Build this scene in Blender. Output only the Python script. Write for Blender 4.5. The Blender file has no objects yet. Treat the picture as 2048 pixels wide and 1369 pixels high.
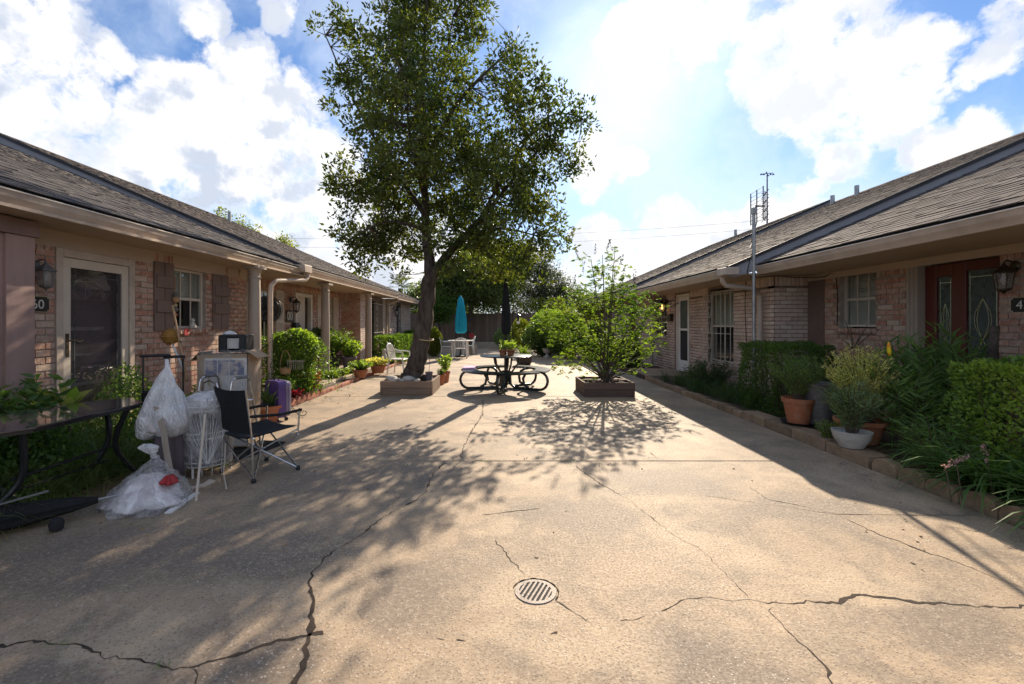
import bpy, math, random
import numpy as np
from mathutils import Vector, Matrix, Euler
random.seed(7); rng = np.random.default_rng(11)
SC = bpy.context.scene; COL = SC.collection
F = 910.0; H = 1.43; CX = 1005.0; CY = 648.0      # photo focal length (px), eye height, vanishing point
# ---------------------------------------------------------------- camera
cam = bpy.data.cameras.new('camera'); cam.lens = F/2048*36; cam.sensor_width = 36
cam.shift_x = 19/2048; cam.shift_y = -36.5/2048; cam.clip_end = 3000; cam.clip_start = 0.05
co = bpy.data.objects.new('camera', cam); COL.objects.link(co)
co.location = (0, 0, H); co.rotation_euler = (math.pi/2, 0, 0); SC.camera = co
# ---------------------------------------------------------------- light
SUNV = Vector((.274, 1.0, .571)).normalized()
ELEV = math.asin(SUNV.z); AZ = math.atan2(SUNV.x, SUNV.y)
sl = bpy.data.lights.new('sun', 'SUN'); sl.energy = 3.4; sl.angle = math.radians(0.55); sl.color = (1.0, .85, .66)
so = bpy.data.objects.new('sun', sl); COL.objects.link(so)
so.rotation_euler = (-SUNV).to_track_quat('-Z', 'Y').to_euler(); so.location = (5, 20, 12)
SC.view_settings.view_transform = 'Standard'; SC.view_settings.look = 'None'
SC.view_settings.gamma = 1; SC.view_settings.use_curve_mapping = False
SC.view_settings.exposure = 1.46
SC.cycles.use_denoising = True
SC.cycles.max_bounces = 7; SC.cycles.diffuse_bounces = 4; SC.cycles.glossy_bounces = 3
SC.cycles.transparent_max_bounces = 12; SC.cycles.transmission_bounces = 5
SC.cycles.sample_clamp_indirect = 6; SC.cycles.caustics_reflective = False; SC.cycles.caustics_refractive = False
# ---------------------------------------------------------------- node helper
class NT:
    def __init__(s, tree): s.t = tree; s.n = tree.nodes; s.l = tree.links
    def put(s, sock, v):
        if hasattr(v, 'is_output'): s.l.new(v, sock)
        elif v is not None:
            if hasattr(sock.default_value, '__len__') and not hasattr(v, '__len__'): v = (v,)*len(sock.default_value)
            if hasattr(sock.default_value, '__len__') and len(sock.default_value) == 4 and len(v) == 3: v = (*v, 1)
            sock.default_value = v
    def node(s, kind, ins=None, **kw):
        n = s.n.new(kind)
        for k, v in kw.items(): setattr(n, k, v)
        for k, v in (ins or {}).items(): s.put(n.inputs[k], v)
        return n
    def math(s, op, a, b=None, c=None, clamp=False):
        n = s.node('ShaderNodeMath', operation=op, use_clamp=clamp)
        s.put(n.inputs[0], a)
        if b is not None: s.put(n.inputs[1], b)
        if c is not None: s.put(n.inputs[2], c)
        return n.outputs[0]
    def mix(s, f, a, b, mode='MIX'):
        n = s.node('ShaderNodeMix', data_type='RGBA', blend_type=mode)
        s.put(n.inputs[0], f); s.put(n.inputs[6], a); s.put(n.inputs[7], b); return n.outputs[2]
    def noise(s, vec, scale, detail=4, rough=.6, dist=0, dim='3D'):
        n = s.node('ShaderNodeTexNoise', {'Scale': scale, 'Detail': detail, 'Roughness': rough, 'Distortion': dist}, noise_dimensions=dim)
        s.l.new(vec, n.inputs['Vector']); return n.outputs['Fac']
    def ramp(s, f, a, b, c=0.0, d=1.0, smooth=False):
        n = s.node('ShaderNodeMapRange', {'Value': f, 'From Min': a, 'From Max': b, 'To Min': c, 'To Max': d})
        n.clamp = True
        if smooth: n.interpolation_type = 'SMOOTHSTEP'
        return n.outputs['Result']
    def cramp(s, f, stops):
        n = s.n.new('ShaderNodeValToRGB'); s.put(n.inputs[0], f); e = n.color_ramp.elements
        while len(e) < len(stops): e.new(.5)
        for q, (p, c) in zip(e, stops): q.position = p; q.color = (*c, 1)
        return n.outputs[0]
# ---------------------------------------------------------------- world: Nishita sky with broken cumulus
W = bpy.data.worlds.new('World'); SC.world = W; W.use_nodes = True
w = NT(W.node_tree); w.n.clear()
def pxdir(px, py): return Vector(((px-CX)/F, 1, (CY-py)/F)).normalized()
tc = w.node('ShaderNodeTexCoord').outputs['Generated']
sky = w.node('ShaderNodeTexSky', sky_type='NISHITA', sun_disc=False, sun_elevation=ELEV, sun_rotation=AZ, air_density=1.0, dust_density=0.3, ozone_density=4.0, altitude=0)
nrm = w.node('ShaderNodeVectorMath', operation='NORMALIZE'); w.l.new(tc, nrm.inputs[0]); D0 = nrm.outputs[0]
wn = w.node('ShaderNodeTexNoise', {'Scale': 5.0, 'Detail': 5, 'Roughness': .62}); w.l.new(D0, wn.inputs['Vector'])
ws = w.node('ShaderNodeVectorMath', operation='SUBTRACT'); w.l.new(wn.outputs['Color'], ws.inputs[0]); ws.inputs[1].default_value = (.5, .5, .5)
wm = w.node('ShaderNodeVectorMath', operation='MULTIPLY_ADD'); w.l.new(ws.outputs[0], wm.inputs[0]); wm.inputs[1].default_value = (.13, .13, .13); w.l.new(D0, wm.inputs[2])
wnn = w.node('ShaderNodeVectorMath', operation='NORMALIZE'); w.l.new(wm.outputs[0], wnn.inputs[0]); DW = wnn.outputs[0]
def blob(v, px, py, rpx, soft=.92):
    d = pxdir(px, py); n = w.node('ShaderNodeVectorMath', operation='DOT_PRODUCT'); w.l.new(v, n.inputs[0]); n.inputs[1].default_value = d
    dist = math.hypot(px-CX, py-CY)/F; a = (rpx/F)/(1+dist*dist)**.8
    return w.ramp(n.outputs['Value'], math.cos(a*(1+soft)), math.cos(a*(1-soft)), 0, 1, True)
fields = None
for b in [(50, 40, 140), (-60, 200, 170), (130, 190, 90), (220, 90, 50), (500, 130, 70), (340, 150, 55), (400, 220, 90), (330, 250, 75), (480, 260, 110), (590, 220, 60), (420, 340, 100), (560, 340, 110), (650, 330, 70),
          (570, 450, 80), (640, 510, 90), (250, 370, 90), (120, 330, 70), (420, 10, 50), (560, 20, 40), (1270, 90, 60), (1310, 40, 70), (1440, 40, 80), (1570, 110, 90), (1690, 170, 105), (1800, 200, 80), (1830, 110, 60), (1560, 200, 60),
          (2040, 60, 70), (1990, 130, 50), (1870, 290, 50), (1960, 290, 50), (1205, 340, 50), (1190, 490, 45), (1440, 490, 70), (1550, 430, 55), (1600, 400, 45), (1340, 520, 80), (1240, 540, 60), (1100, 600, 80), (1700, 310, 45), (1640, 360, 25),
          (800, 560, 140), (720, 420, 80), (1700, -120, 160), (300, -150, 120), (2300, 200, 160), (-350, 100, 200), (1250, 340, 30)]:
    o = blob(DW, *b); fields = o if fields is None else w.math('MAXIMUM', fields, o)
fine = w.math('ADD', w.math('MULTIPLY', w.noise(D0, 6.5, 4, .55), .45), w.math('MULTIPLY', w.noise(D0, 19, 10, .68, .3), .55)); big = w.noise(D0, 2.1, 5, .55)
# everywhere else the sky goes on as broken cloud of about the same cover
fwd = w.node('ShaderNodeVectorMath', operation='DOT_PRODUCT'); w.l.new(D0, fwd.inputs[0]); fwd.inputs[1].default_value = pxdir(1005, 300)
away = w.ramp(fwd.outputs['Value'], .62, .35)
gen = w.math('MULTIPLY', w.ramp(big, .46, .60, 0, 1, True), away)
cov = w.math('MAXIMUM', fields, gen)
dens = w.ramp(w.math('ADD', w.math('MULTIPLY', cov, .80), w.math('MULTIPLY', w.math('SUBTRACT', fine, .5), 2.4)), .34, .78, 0, 1, True)
veil = w.math('MULTIPLY', w.ramp(w.noise(DW, 4.2, 7, .62), .38, .66, 0, 1, True), .42)
# cloud shading: thick cores away from the sun turn blue-grey
sh = w.node('ShaderNodeVectorMath', operation='ADD'); w.l.new(D0, sh.inputs[0]); sh.inputs[1].default_value = (.02, .0, .035)
f2 = w.noise(sh.outputs[0], 7, 5, .55)
f3 = w.noise(D0, 7, 5, .55)
core = w.ramp(w.math('ADD', w.math('SUBTRACT', f2, f3), w.math('MULTIPLY', w.math('SUBTRACT', f2, .5), .5)), -.05, .12, 0, 1, True)
sd = w.node('ShaderNodeVectorMath', operation='DOT_PRODUCT'); w.l.new(D0, sd.inputs[0]); sd.inputs[1].default_value = SUNV
near = w.ramp(sd.outputs['Value'], .72, 1.0, 0, 1); near2 = w.ramp(sd.outputs['Value'], .972, 1.0, 0, 1, True)
cl = w.mix(w.math('MULTIPLY', w.math('MULTIPLY', w.math('MAXIMUM', core, w.ramp(w.noise(DW, 4.0, 6, .55), .48, .70, 0, .9, True)), w.ramp(dens, .25, .9)), w.math('SUBTRACT', 1, w.math('MULTIPLY', near, .6))), (6.6, 6.5, 6.5), (3.7, 4.1, 4.85))
skyc = w.mix(1.0, sky.outputs[0], (.60, .72, .84), 'MULTIPLY')
zs = w.node('ShaderNodeSeparateXYZ'); w.l.new(D0, zs.inputs[0])
skyc = w.mix(w.ramp(zs.outputs[2], .42, -.02, 0, .72, True), skyc, (4.6, 5.3, 6.3))
skyc = w.mix(veil, skyc, (5.6, 6.1, 6.8))
full = w.mix(dens, skyc, cl)
full = w.mix(1.0, full, w.mix(near2, (0, 0, 0), (1.3, 1.2, 1.0)), 'ADD')
zz = w.node('ShaderNodeSeparateXYZ'); w.l.new(D0, zz.inputs[0])
bg = w.node('ShaderNodeBackground', {'Color': full, 'Strength': .066})
w.l.new(bg.outputs[0], w.node('ShaderNodeOutputWorld').inputs['Surface'])
# ---------------------------------------------------------------- materials
M = {}
def mat(name, c1, c2=None, rough=.7, scale=4, bump=0, bscale=40, spec=.4, metal=0, stretch=None, detail=5, isl=0.0, trans=0.0, trc=None, thr=(.35, .65), coat=0, bd=.01):
    m = bpy.data.materials.new(name); m.use_nodes = True; t = NT(m.node_tree); t.n.clear()
    out = t.node('ShaderNodeOutputMaterial'); pos = t.node('ShaderNodeNewGeometry').outputs['Position']
    if stretch:
        mp = t.node('ShaderNodeMapping'); t.l.new(pos, mp.inputs['Vector']); mp.inputs['Scale'].default_value = stretch; pos = mp.outputs[0]
    c2 = c2 or tuple(x*.8 for x in c1)
    f = t.ramp(t.noise(pos, scale, detail), *thr)
    col = t.mix(f, c1, c2)
    if isl:
        oi = t.node('ShaderNodeObjectInfo').outputs['Random']; gi = t.node('ShaderNodeNewGeometry').outputs['Random Per Island']
        r = t.math('FRACT', t.math('ADD', t.math('MULTIPLY', oi, 7.13), gi))
        col = t.mix(1.0, col, t.mix(r, (1-isl,)*3, (1+isl,)*3), 'MULTIPLY')
    b = t.node('ShaderNodeBsdfPrincipled', {'Base Color': col, 'Roughness': rough, 'Metallic': metal, 'Specular IOR Level': spec, 'Coat Weight': coat})
    if bump:
        bn = t.node('ShaderNodeBump', {'Height': t.noise(pos, bscale, 4), 'Strength': bump, 'Distance': bd}); t.l.new(bn.outputs[0], b.inputs['Normal'])
    o = b.outputs[0]
    if trans:
        tr = t.node('ShaderNodeBsdfTranslucent', {'Color': t.mix(1.0, col, trc or (1.6, 1.7, .7), 'MULTIPLY')})
        mx = t.node('ShaderNodeMixShader', {0: trans}); t.l.new(o, mx.inputs[1]); t.l.new(tr.outputs[0], mx.inputs[2]); o = mx.outputs[0]
    t.l.new(o, out.inputs['Surface']); M[name] = m; return m
def leafmat(name, dark, light, yellow=(1.9, 1.9, .55), trans=.42, rough=.45):
    return mat(name, dark, light, rough=rough, scale=1.3, isl=.35, trans=trans, trc=yellow, spec=.35)
leafmat('oak_leaf', (.045, .072, .018), (.115, .135, .034), (1.9, 1.9, .55), .38, .6)
leafmat('chaste_leaf', (.07, .135, .03), (.15, .21, .045), (2.0, 2.0, .55), .5, .6)
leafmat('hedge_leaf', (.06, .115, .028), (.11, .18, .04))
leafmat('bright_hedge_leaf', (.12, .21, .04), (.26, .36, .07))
leafmat('grass_blade', (.10, .17, .05), (.19, .24, .09))
leafmat('weed_leaf', (.08, .16, .045), (.17, .26, .08))
leafmat('liriope_leaf', (.04, .08, .03), (.09, .14, .06))
leafmat('strap_leaf', (.08, .16, .05), (.16, .26, .08))
leafmat('silver_leaf', (.12, .18, .09), (.24, .31, .17))
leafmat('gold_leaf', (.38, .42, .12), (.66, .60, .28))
leafmat('red_leaf', (.22, .02, .04), (.32, .03, .06), (1.8, .8, .8))
leafmat('dry_grass', (.35, .27, .14), (.25, .2, .1))
leafmat('back_leaf', (.08, .115, .04), (.15, .18, .06), (1.6, 1.7, .5), .4)
leafmat('yellow_back_leaf', (.13, .17, .03), (.20, .22, .04), (1.8, 1.8, .45), .5)
leafmat('grey_leaf', (.06, .08, .045), (.10, .12, .07), (1.4, 1.4, .8), .4)
leafmat('pink_flower', (.5, .3, .28), (.6, .4, .36), (1.2, 1.1, 1.0))
mat('bark', (.055, .042, .034), (.13, .105, .085), .92, 9, 1, 16, .15, stretch=(1, 1, .3), bd=.06)
mat('twig', (.12, .09, .06), (.08, .06, .045), .9)
mat('dark_spike', (.05, .04, .05), (.10, .08, .09), .9, isl=.3)
mat('soil', (.05, .035, .025), (.09, .065, .045), .95, 14, 1, 60)
mat('mulch', (.06, .042, .03), (.12, .08, .055), .95, 22, 1, 70)
mat('grass_ground', (.05, .06, .02), (.10, .09, .04), .95, 2, .6, 30)
mat('terracotta', (.40, .14, .065), (.45, .22, .13), .85, 11, .4, 40, isl=.12, thr=(.45, .7))
mat('edging_brick', (.40, .15, .09), (.30, .12, .08), .85, 20, .6, 60, isl=.25)
mat('edging_stone', (.22, .15, .095), (.34, .235, .15), .9, 9, .9, 50, isl=.2)
mat('mortar', (.40, .345, .29), (.29, .24, .20), .95, 6, .6, 90)
mat('siding_pink', (.38, .25, .22), (.29, .19, .165), .7, 2.2, .15, stretch=(1, 1, .3), thr=(.4, .6))
mat('trim_brown', (.27, .175, .145), (.20, .13, .11), .7, 2, .15, stretch=(1, 1, .2))
mat('shutter_brown', (.20, .135, .11), (.16, .11, .09), .7, 3, .2)
mat('soffit_tan', (.50, .39, .30), (.46, .355, .27), .7, .8)
mat('gutter_tan', (.54, .44, .36), (.40, .32, .26), .45, 3, .1, detail=8, thr=(.42, .68))
mat('gutter_lip', (.82, .76, .68), (.7, .62, .54), .35, 6)
mat('rake_grey', (.30, .295, .32), (.26, .255, .275), .6, 1.5)
mat('drip_black', (.018, .018, .022), (.03, .03, .034), .6, 4)
mat('column_paint', (.40, .325, .265), (.35, .285, .23), .55, 2, .1)
mat('white_paint', (.72, .68, .61), (.62, .58, .52), .5, 3, .1)
mat('cream_frame', (.60, .52, .43), (.54, .46, .38), .5, 3)
mat('blind', (.78, .72, .62), (.70, .64, .55), .6, 2)
mat('white_plastic', (.80, .78, .74), (.70, .68, .64), .35, 4)
mat('dark_inside', (.02, .02, .022), (.03, .028, .03), .9)
mat('door_inner', (.30, .25, .25), (.22, .19, .19), .5, 2)
mat('red_door', (.13, .027, .02), (.105, .022, .017), .4, 2)
mat('black_metal', (.012, .013, .015), (.02, .02, .022), .35, 5, spec=.5)
mat('green_black_metal', (.012, .019, .017), (.02, .028, .025), .25, 5, spec=.6)
mat('black_plastic', (.018, .018, .02), (.028, .028, .03), .55, 5)
mat('black_fabric', (.012, .012, .013), (.02, .02, .021), .95, 30, .3, 300)
mat('table_glass', (.030, .028, .034), (.034, .032, .038), .08, 2, spec=.8, coat=.5)
mat('aluminium', (.72, .72, .72), (.62, .62, .62), .25, 5, metal=1)
mat('galvanised', (.38, .38, .38), (.28, .28, .28), .45, 6, metal=.8)
mat('iron_white', (.55, .50, .44), (.42, .38, .33), .5, 8)
mat('teal_fabric', (.012, .30, .42), (.016, .35, .48), .85, 6, trans=.25, trc=(1.3, 1.3, 1.3))
mat('purple_shell', (.13, .075, .26), (.10, .06, .21), .35, 5)
mat('grey_shell', (.28, .26, .32), (.22, .20, .26), .4, 5)
mat('grey_fabric', (.16, .13, .145), (.12, .10, .11), .9, 4, .3, stretch=(1, 1, .1))
mat('cardboard', (.40, .28, .18), (.34, .24, .155), .85, 3)
mat('box_white', (.66, .62, .58), (.58, .54, .50), .6, 3)
mat('box_print', (.10, .12, .22), (.50, .42, .38), .6, 9, thr=(.45, .55))
mat('cedar', (.30, .215, .155), (.20, .14, .10), .85, 5, .6, 30, stretch=(.5, 4, 12), isl=.15, spec=.2)
mat('cedar_dark', (.155, .098, .075), (.09, .058, .045), .85, 5, .6, 30, stretch=(.5, 4, 12), isl=.15)
mat('fence_wood', (.20, .14, .11), (.14, .10, .08), .9, 3, .4, 20, stretch=(6, 6, .6), isl=.22)
mat('broom_wood', (.45, .27, .14), (.38, .22, .11), .6, 6)
mat('mop_gold', (.42, .22, .05), (.27, .13, .03), .95, 60, 1, 80)
mat('concrete_block', (.42, .36, .29), (.34, .29, .23), .9, 8, .6, 60)
mat('pale_stone', (.55, .52, .47), (.42, .40, .36), .85, 8, .5, 50)
mat('rubber', (.015, .015, .016), (.025, .025, .026), .85, 10)
mat('brass_dark', (.10, .075, .05), (.06, .045, .03), .4, 8, metal=.7)
mat('lamp_grey', (.20, .20, .20), (.12, .12, .12), .5, 20, metal=.3)
mat('plaque_black', (.014, .014, .014), (.02, .02, .02), .5)
mat('gold_line', (.45, .36, .2), (.4, .32, .18), .5)
mat('pink_vinyl', (.62, .38, .62), (.55, .33, .55), .5)
mat('crack', (.035, .025, .018), (.07, .05, .035), 1, 30)
mat('joint', (.06, .045, .032), (.10, .08, .055), 1, 12)
mat('grate', (.21, .18, .16), (.13, .11, .10), .6, 20, .3, 90, metal=.3)
mat('bag_stuff', (.78, .75, .73), (.55, .47, .46), .8, 14)
mat('red_thing', (.45, .03, .03), (.35, .03, .03), .5)
mat('palm_leaf', (.08, .10, .04), (.13, .15, .06), .6, 4, isl=.2, trans=.3)
mat('barrel', (.10, .07, .055), (.07, .05, .04), .8, 6, stretch=(6, 6, 1))
mat('cable', (.03, .03, .03), None, .6)
mat('far_steel', (.12, .13, .16), None, .6)
mat('yellow_petal', (.75, .55, .02), (.75, .18, .02), .6, 20)
mat('leaf_litter', (.22, .12, .05), (.32, .2, .08), .8, 20, isl=.3)
def thin(name, tint, gloss, alpha, rough=.02, diff=(.8, .8, .8)):
    m = bpy.data.materials.new(name); m.use_nodes = True; t = NT(m.node_tree); t.n.clear()
    tr = t.node('ShaderNodeBsdfTransparent', {'Color': tint}); gl = t.node('ShaderNodeBsdfGlossy', {'Roughness': rough, 'Color': (1, 1, 1)})
    fr = t.node('ShaderNodeFresnel', {'IOR': 1.5}); a = t.node('ShaderNodeMixShader', {0: t.math('MULTIPLY', fr.outputs[0], gloss, clamp=True)})
    t.put(a.inputs[0], t.math('MULTIPLY', t.math('MULTIPLY', fr.outputs[0], gloss, clamp=True), t.math('SUBTRACT', 1, t.node('ShaderNodeNewGeometry').outputs['Backfacing'])))
    t.l.new(tr.outputs[0], a.inputs[1]); t.l.new(gl.outputs[0], a.inputs[2]); o = a.outputs[0]
    if alpha:
        pos = t.node('ShaderNodeNewGeometry').outputs['Position']
        f = t.ramp(t.noise(pos, 7, 5, .6, 1.5), .35, .7, alpha*.6, min(1, alpha*1.35))
        d = t.node('ShaderNodeBsdfDiffuse', {'Color': diff}); d2 = t.node('ShaderNodeBsdfTranslucent', {'Color': diff})
        dm = t.node('ShaderNodeMixShader', {0: .5}); t.l.new(d.outputs[0], dm.inputs[1]); t.l.new(d2.outputs[0], dm.inputs[2])
        b = t.node('ShaderNodeMixShader', {0: f}); t.l.new(o, b.inputs[1]); t.l.new(dm.outputs[0], b.inputs[2]); o = b.outputs[0]
    t.l.new(o, t.node('ShaderNodeOutputMaterial').inputs['Surface']); M[name] = m
thin('glass', (.85, .88, .88), 1.0, 0)
thin('door_glass', (.72, .70, .72), 1.5, .14, diff=(.32, .29, .31))
thin('frosted', (.6, .66, .64), .8, .45, .3, (.30, .34, .33))
def film(name, alpha, c, bs=1.0):
    m = bpy.data.materials.new(name); m.use_nodes = True; t = NT(m.node_tree); t.n.clear(); pos = t.node('ShaderNodeNewGeometry').outputs['Position']
    mp = t.node('ShaderNodeMapping'); t.l.new(pos, mp.inputs['Vector']); mp.inputs['Scale'].default_value = (1, 1, .35)
    n1 = t.noise(mp.outputs[0], 8, 2, .5, 2.2); ridge = t.math('SUBTRACT', 1, t.math('MULTIPLY', t.math('ABSOLUTE', t.math('SUBTRACT', n1, .5)), 7), clamp=True)
    n2 = t.noise(mp.outputs[0], 19, 2, .5, 2.0); ridge2 = t.math('SUBTRACT', 1, t.math('MULTIPLY', t.math('ABSOLUTE', t.math('SUBTRACT', n2, .5)), 8), clamp=True)
    h = t.math('ADD', ridge, t.math('MULTIPLY', ridge2, .4)); bn = t.node('ShaderNodeBump', {'Height': h, 'Strength': bs, 'Distance': .012})
    p = t.node('ShaderNodeBsdfPrincipled', {'Base Color': c, 'Roughness': .28, 'Specular IOR Level': .5}); t.l.new(bn.outputs[0], p.inputs['Normal'])
    tl = t.node('ShaderNodeBsdfTranslucent', {'Color': c}); t.l.new(bn.outputs[0], tl.inputs['Normal'])
    a = t.node('ShaderNodeMixShader', {0: .3}); t.l.new(p.outputs[0], a.inputs[1]); t.l.new(tl.outputs[0], a.inputs[2])
    f = t.math('ADD', t.ramp(t.noise(pos, 6, 4), .3, .7, alpha*.65, min(.98, alpha*1.2)), t.math('MULTIPLY', ridge, .18), clamp=True)
    tr = t.node('ShaderNodeBsdfTransparent', {'Color': (.97, .97, .97)}); b = t.node('ShaderNodeMixShader', {0: f}); t.l.new(tr.outputs[0], b.inputs[1]); t.l.new(a.outputs[0], b.inputs[2])
    t.l.new(b.outputs[0], t.node('ShaderNodeOutputMaterial').inputs['Surface']); M[name] = m
film('clear_plastic', .26, (.92, .88, .86)); film('milky_plastic', .98, (.95, .93, .92), .8); film('box_film', .10, (.9, .88, .88))
thin('unused_a', (.96, .96, .96), 1.6, .36, .12, (.90, .88, .87))
thin('unused_b', (.9, .9, .9), 1.0, .92, .15, (.92, .90, .89))
thin('lamp_glass', (.8, .8, .8), 1.0, .35, .2, (.6, .58, .55))
thin('fan_mesh', (.35, .35, .35), .3, 0, .4)
def emis(name, c, s):
    m = bpy.data.materials.new(name); m.use_nodes = True; t = NT(m.node_tree); t.n.clear()
    e = t.node('ShaderNodeEmission', {'Color': c, 'Strength': s}); t.l.new(e.outputs[0], t.node('ShaderNodeOutputMaterial').inputs['Surface']); M[name] = m
emis('lit_bulb', (1, .50, .15), 2.6)
def brickmat(name, stops, wash):
    m = bpy.data.materials.new(name); m.use_nodes = True; t = NT(m.node_tree); t.n.clear(); g = t.node('ShaderNodeNewGeometry')
    r = t.math('FRACT', t.math('ADD', t.math('MULTIPLY', t.node('ShaderNodeObjectInfo').outputs['Random'], 5.7), g.outputs['Random Per Island']))
    col = t.cramp(r, stops)
    pos = g.outputs['Position']
    col = t.mix(t.math('MULTIPLY', t.ramp(t.noise(pos, 16, 6, .7), .45, .68), wash), col, (.60, .49, .41))
    col = t.mix(t.ramp(t.noise(pos, 60, 4), .55, .8, 0, .5), col, (.14, .08, .06))
    col = t.mix(t.math('MULTIPLY', t.ramp(t.noise(pos, 1.6, 4), .45, .7), .3), col, (.20, .14, .11))
    b = t.node('ShaderNodeBsdfPrincipled', {'Base Color': col, 'Roughness': .9, 'Specular IOR Level': .2})
    bn = t.node('ShaderNodeBump', {'Height': t.noise(pos, 55, 5), 'Strength': .7, 'Distance': .008}); t.l.new(bn.outputs[0], b.inputs['Normal'])
    t.l.new(b.outputs[0], t.node('ShaderNodeOutputMaterial').inputs['Surface']); M[name] = m
brickmat('brick_red', [(0, (.40, .18, .125)), (.25, (.48, .25, .18)), (.5, (.53, .32, .235)), (.75, (.42, .25, .19)), (.9, (.60, .45, .35)), (1, (.29, .165, .13))], .8)
mat('mortar_dark', (.23, .18, .15), (.17, .13, .11), .95, 6, .6, 90)
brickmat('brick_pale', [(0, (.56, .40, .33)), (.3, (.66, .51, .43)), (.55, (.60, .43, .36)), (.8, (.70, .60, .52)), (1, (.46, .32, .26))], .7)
def roofmat(name, c1, c2, c3):
    m = bpy.data.materials.new(name); m.use_nodes = True; t = NT(m.node_tree); t.n.clear(); g = t.node('ShaderNodeNewGeometry'); pos = g.outputs['Position']
    r = t.math('FRACT', t.math('ADD', t.math('MULTIPLY', t.node('ShaderNodeObjectInfo').outputs['Random'], 5.7), g.outputs['Random Per Island']))
    col = t.cramp(r, [(0, c1), (.45, c2), (1, c3)])
    col = t.mix(t.ramp(t.noise(pos, 180, 2), .4, .7, 0, .45), col, (.035, .032, .034))
    col = t.mix(t.ramp(t.noise(pos, .8, 5, .6), .45, .7, 0, .45), col, (.05, .048, .056))
    b = t.node('ShaderNodeBsdfPrincipled', {'Base Color': col, 'Roughness': .92, 'Specular IOR Level': .15})
    bn = t.node('ShaderNodeBump', {'Height': t.noise(pos, 150, 3), 'Strength': .6, 'Distance': .006}); t.l.new(bn.outputs[0], b.inputs['Normal'])
    t.l.new(b.outputs[0], t.node('ShaderNodeOutputMaterial').inputs['Surface']); M[name] = m
roofmat('roof_grey', (.085, .078, .08), (.125, .113, .112), (.175, .158, .152))
roofmat('roof_brown', (.09, .077, .073), (.13, .11, .102), (.175, .15, .138))
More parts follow.
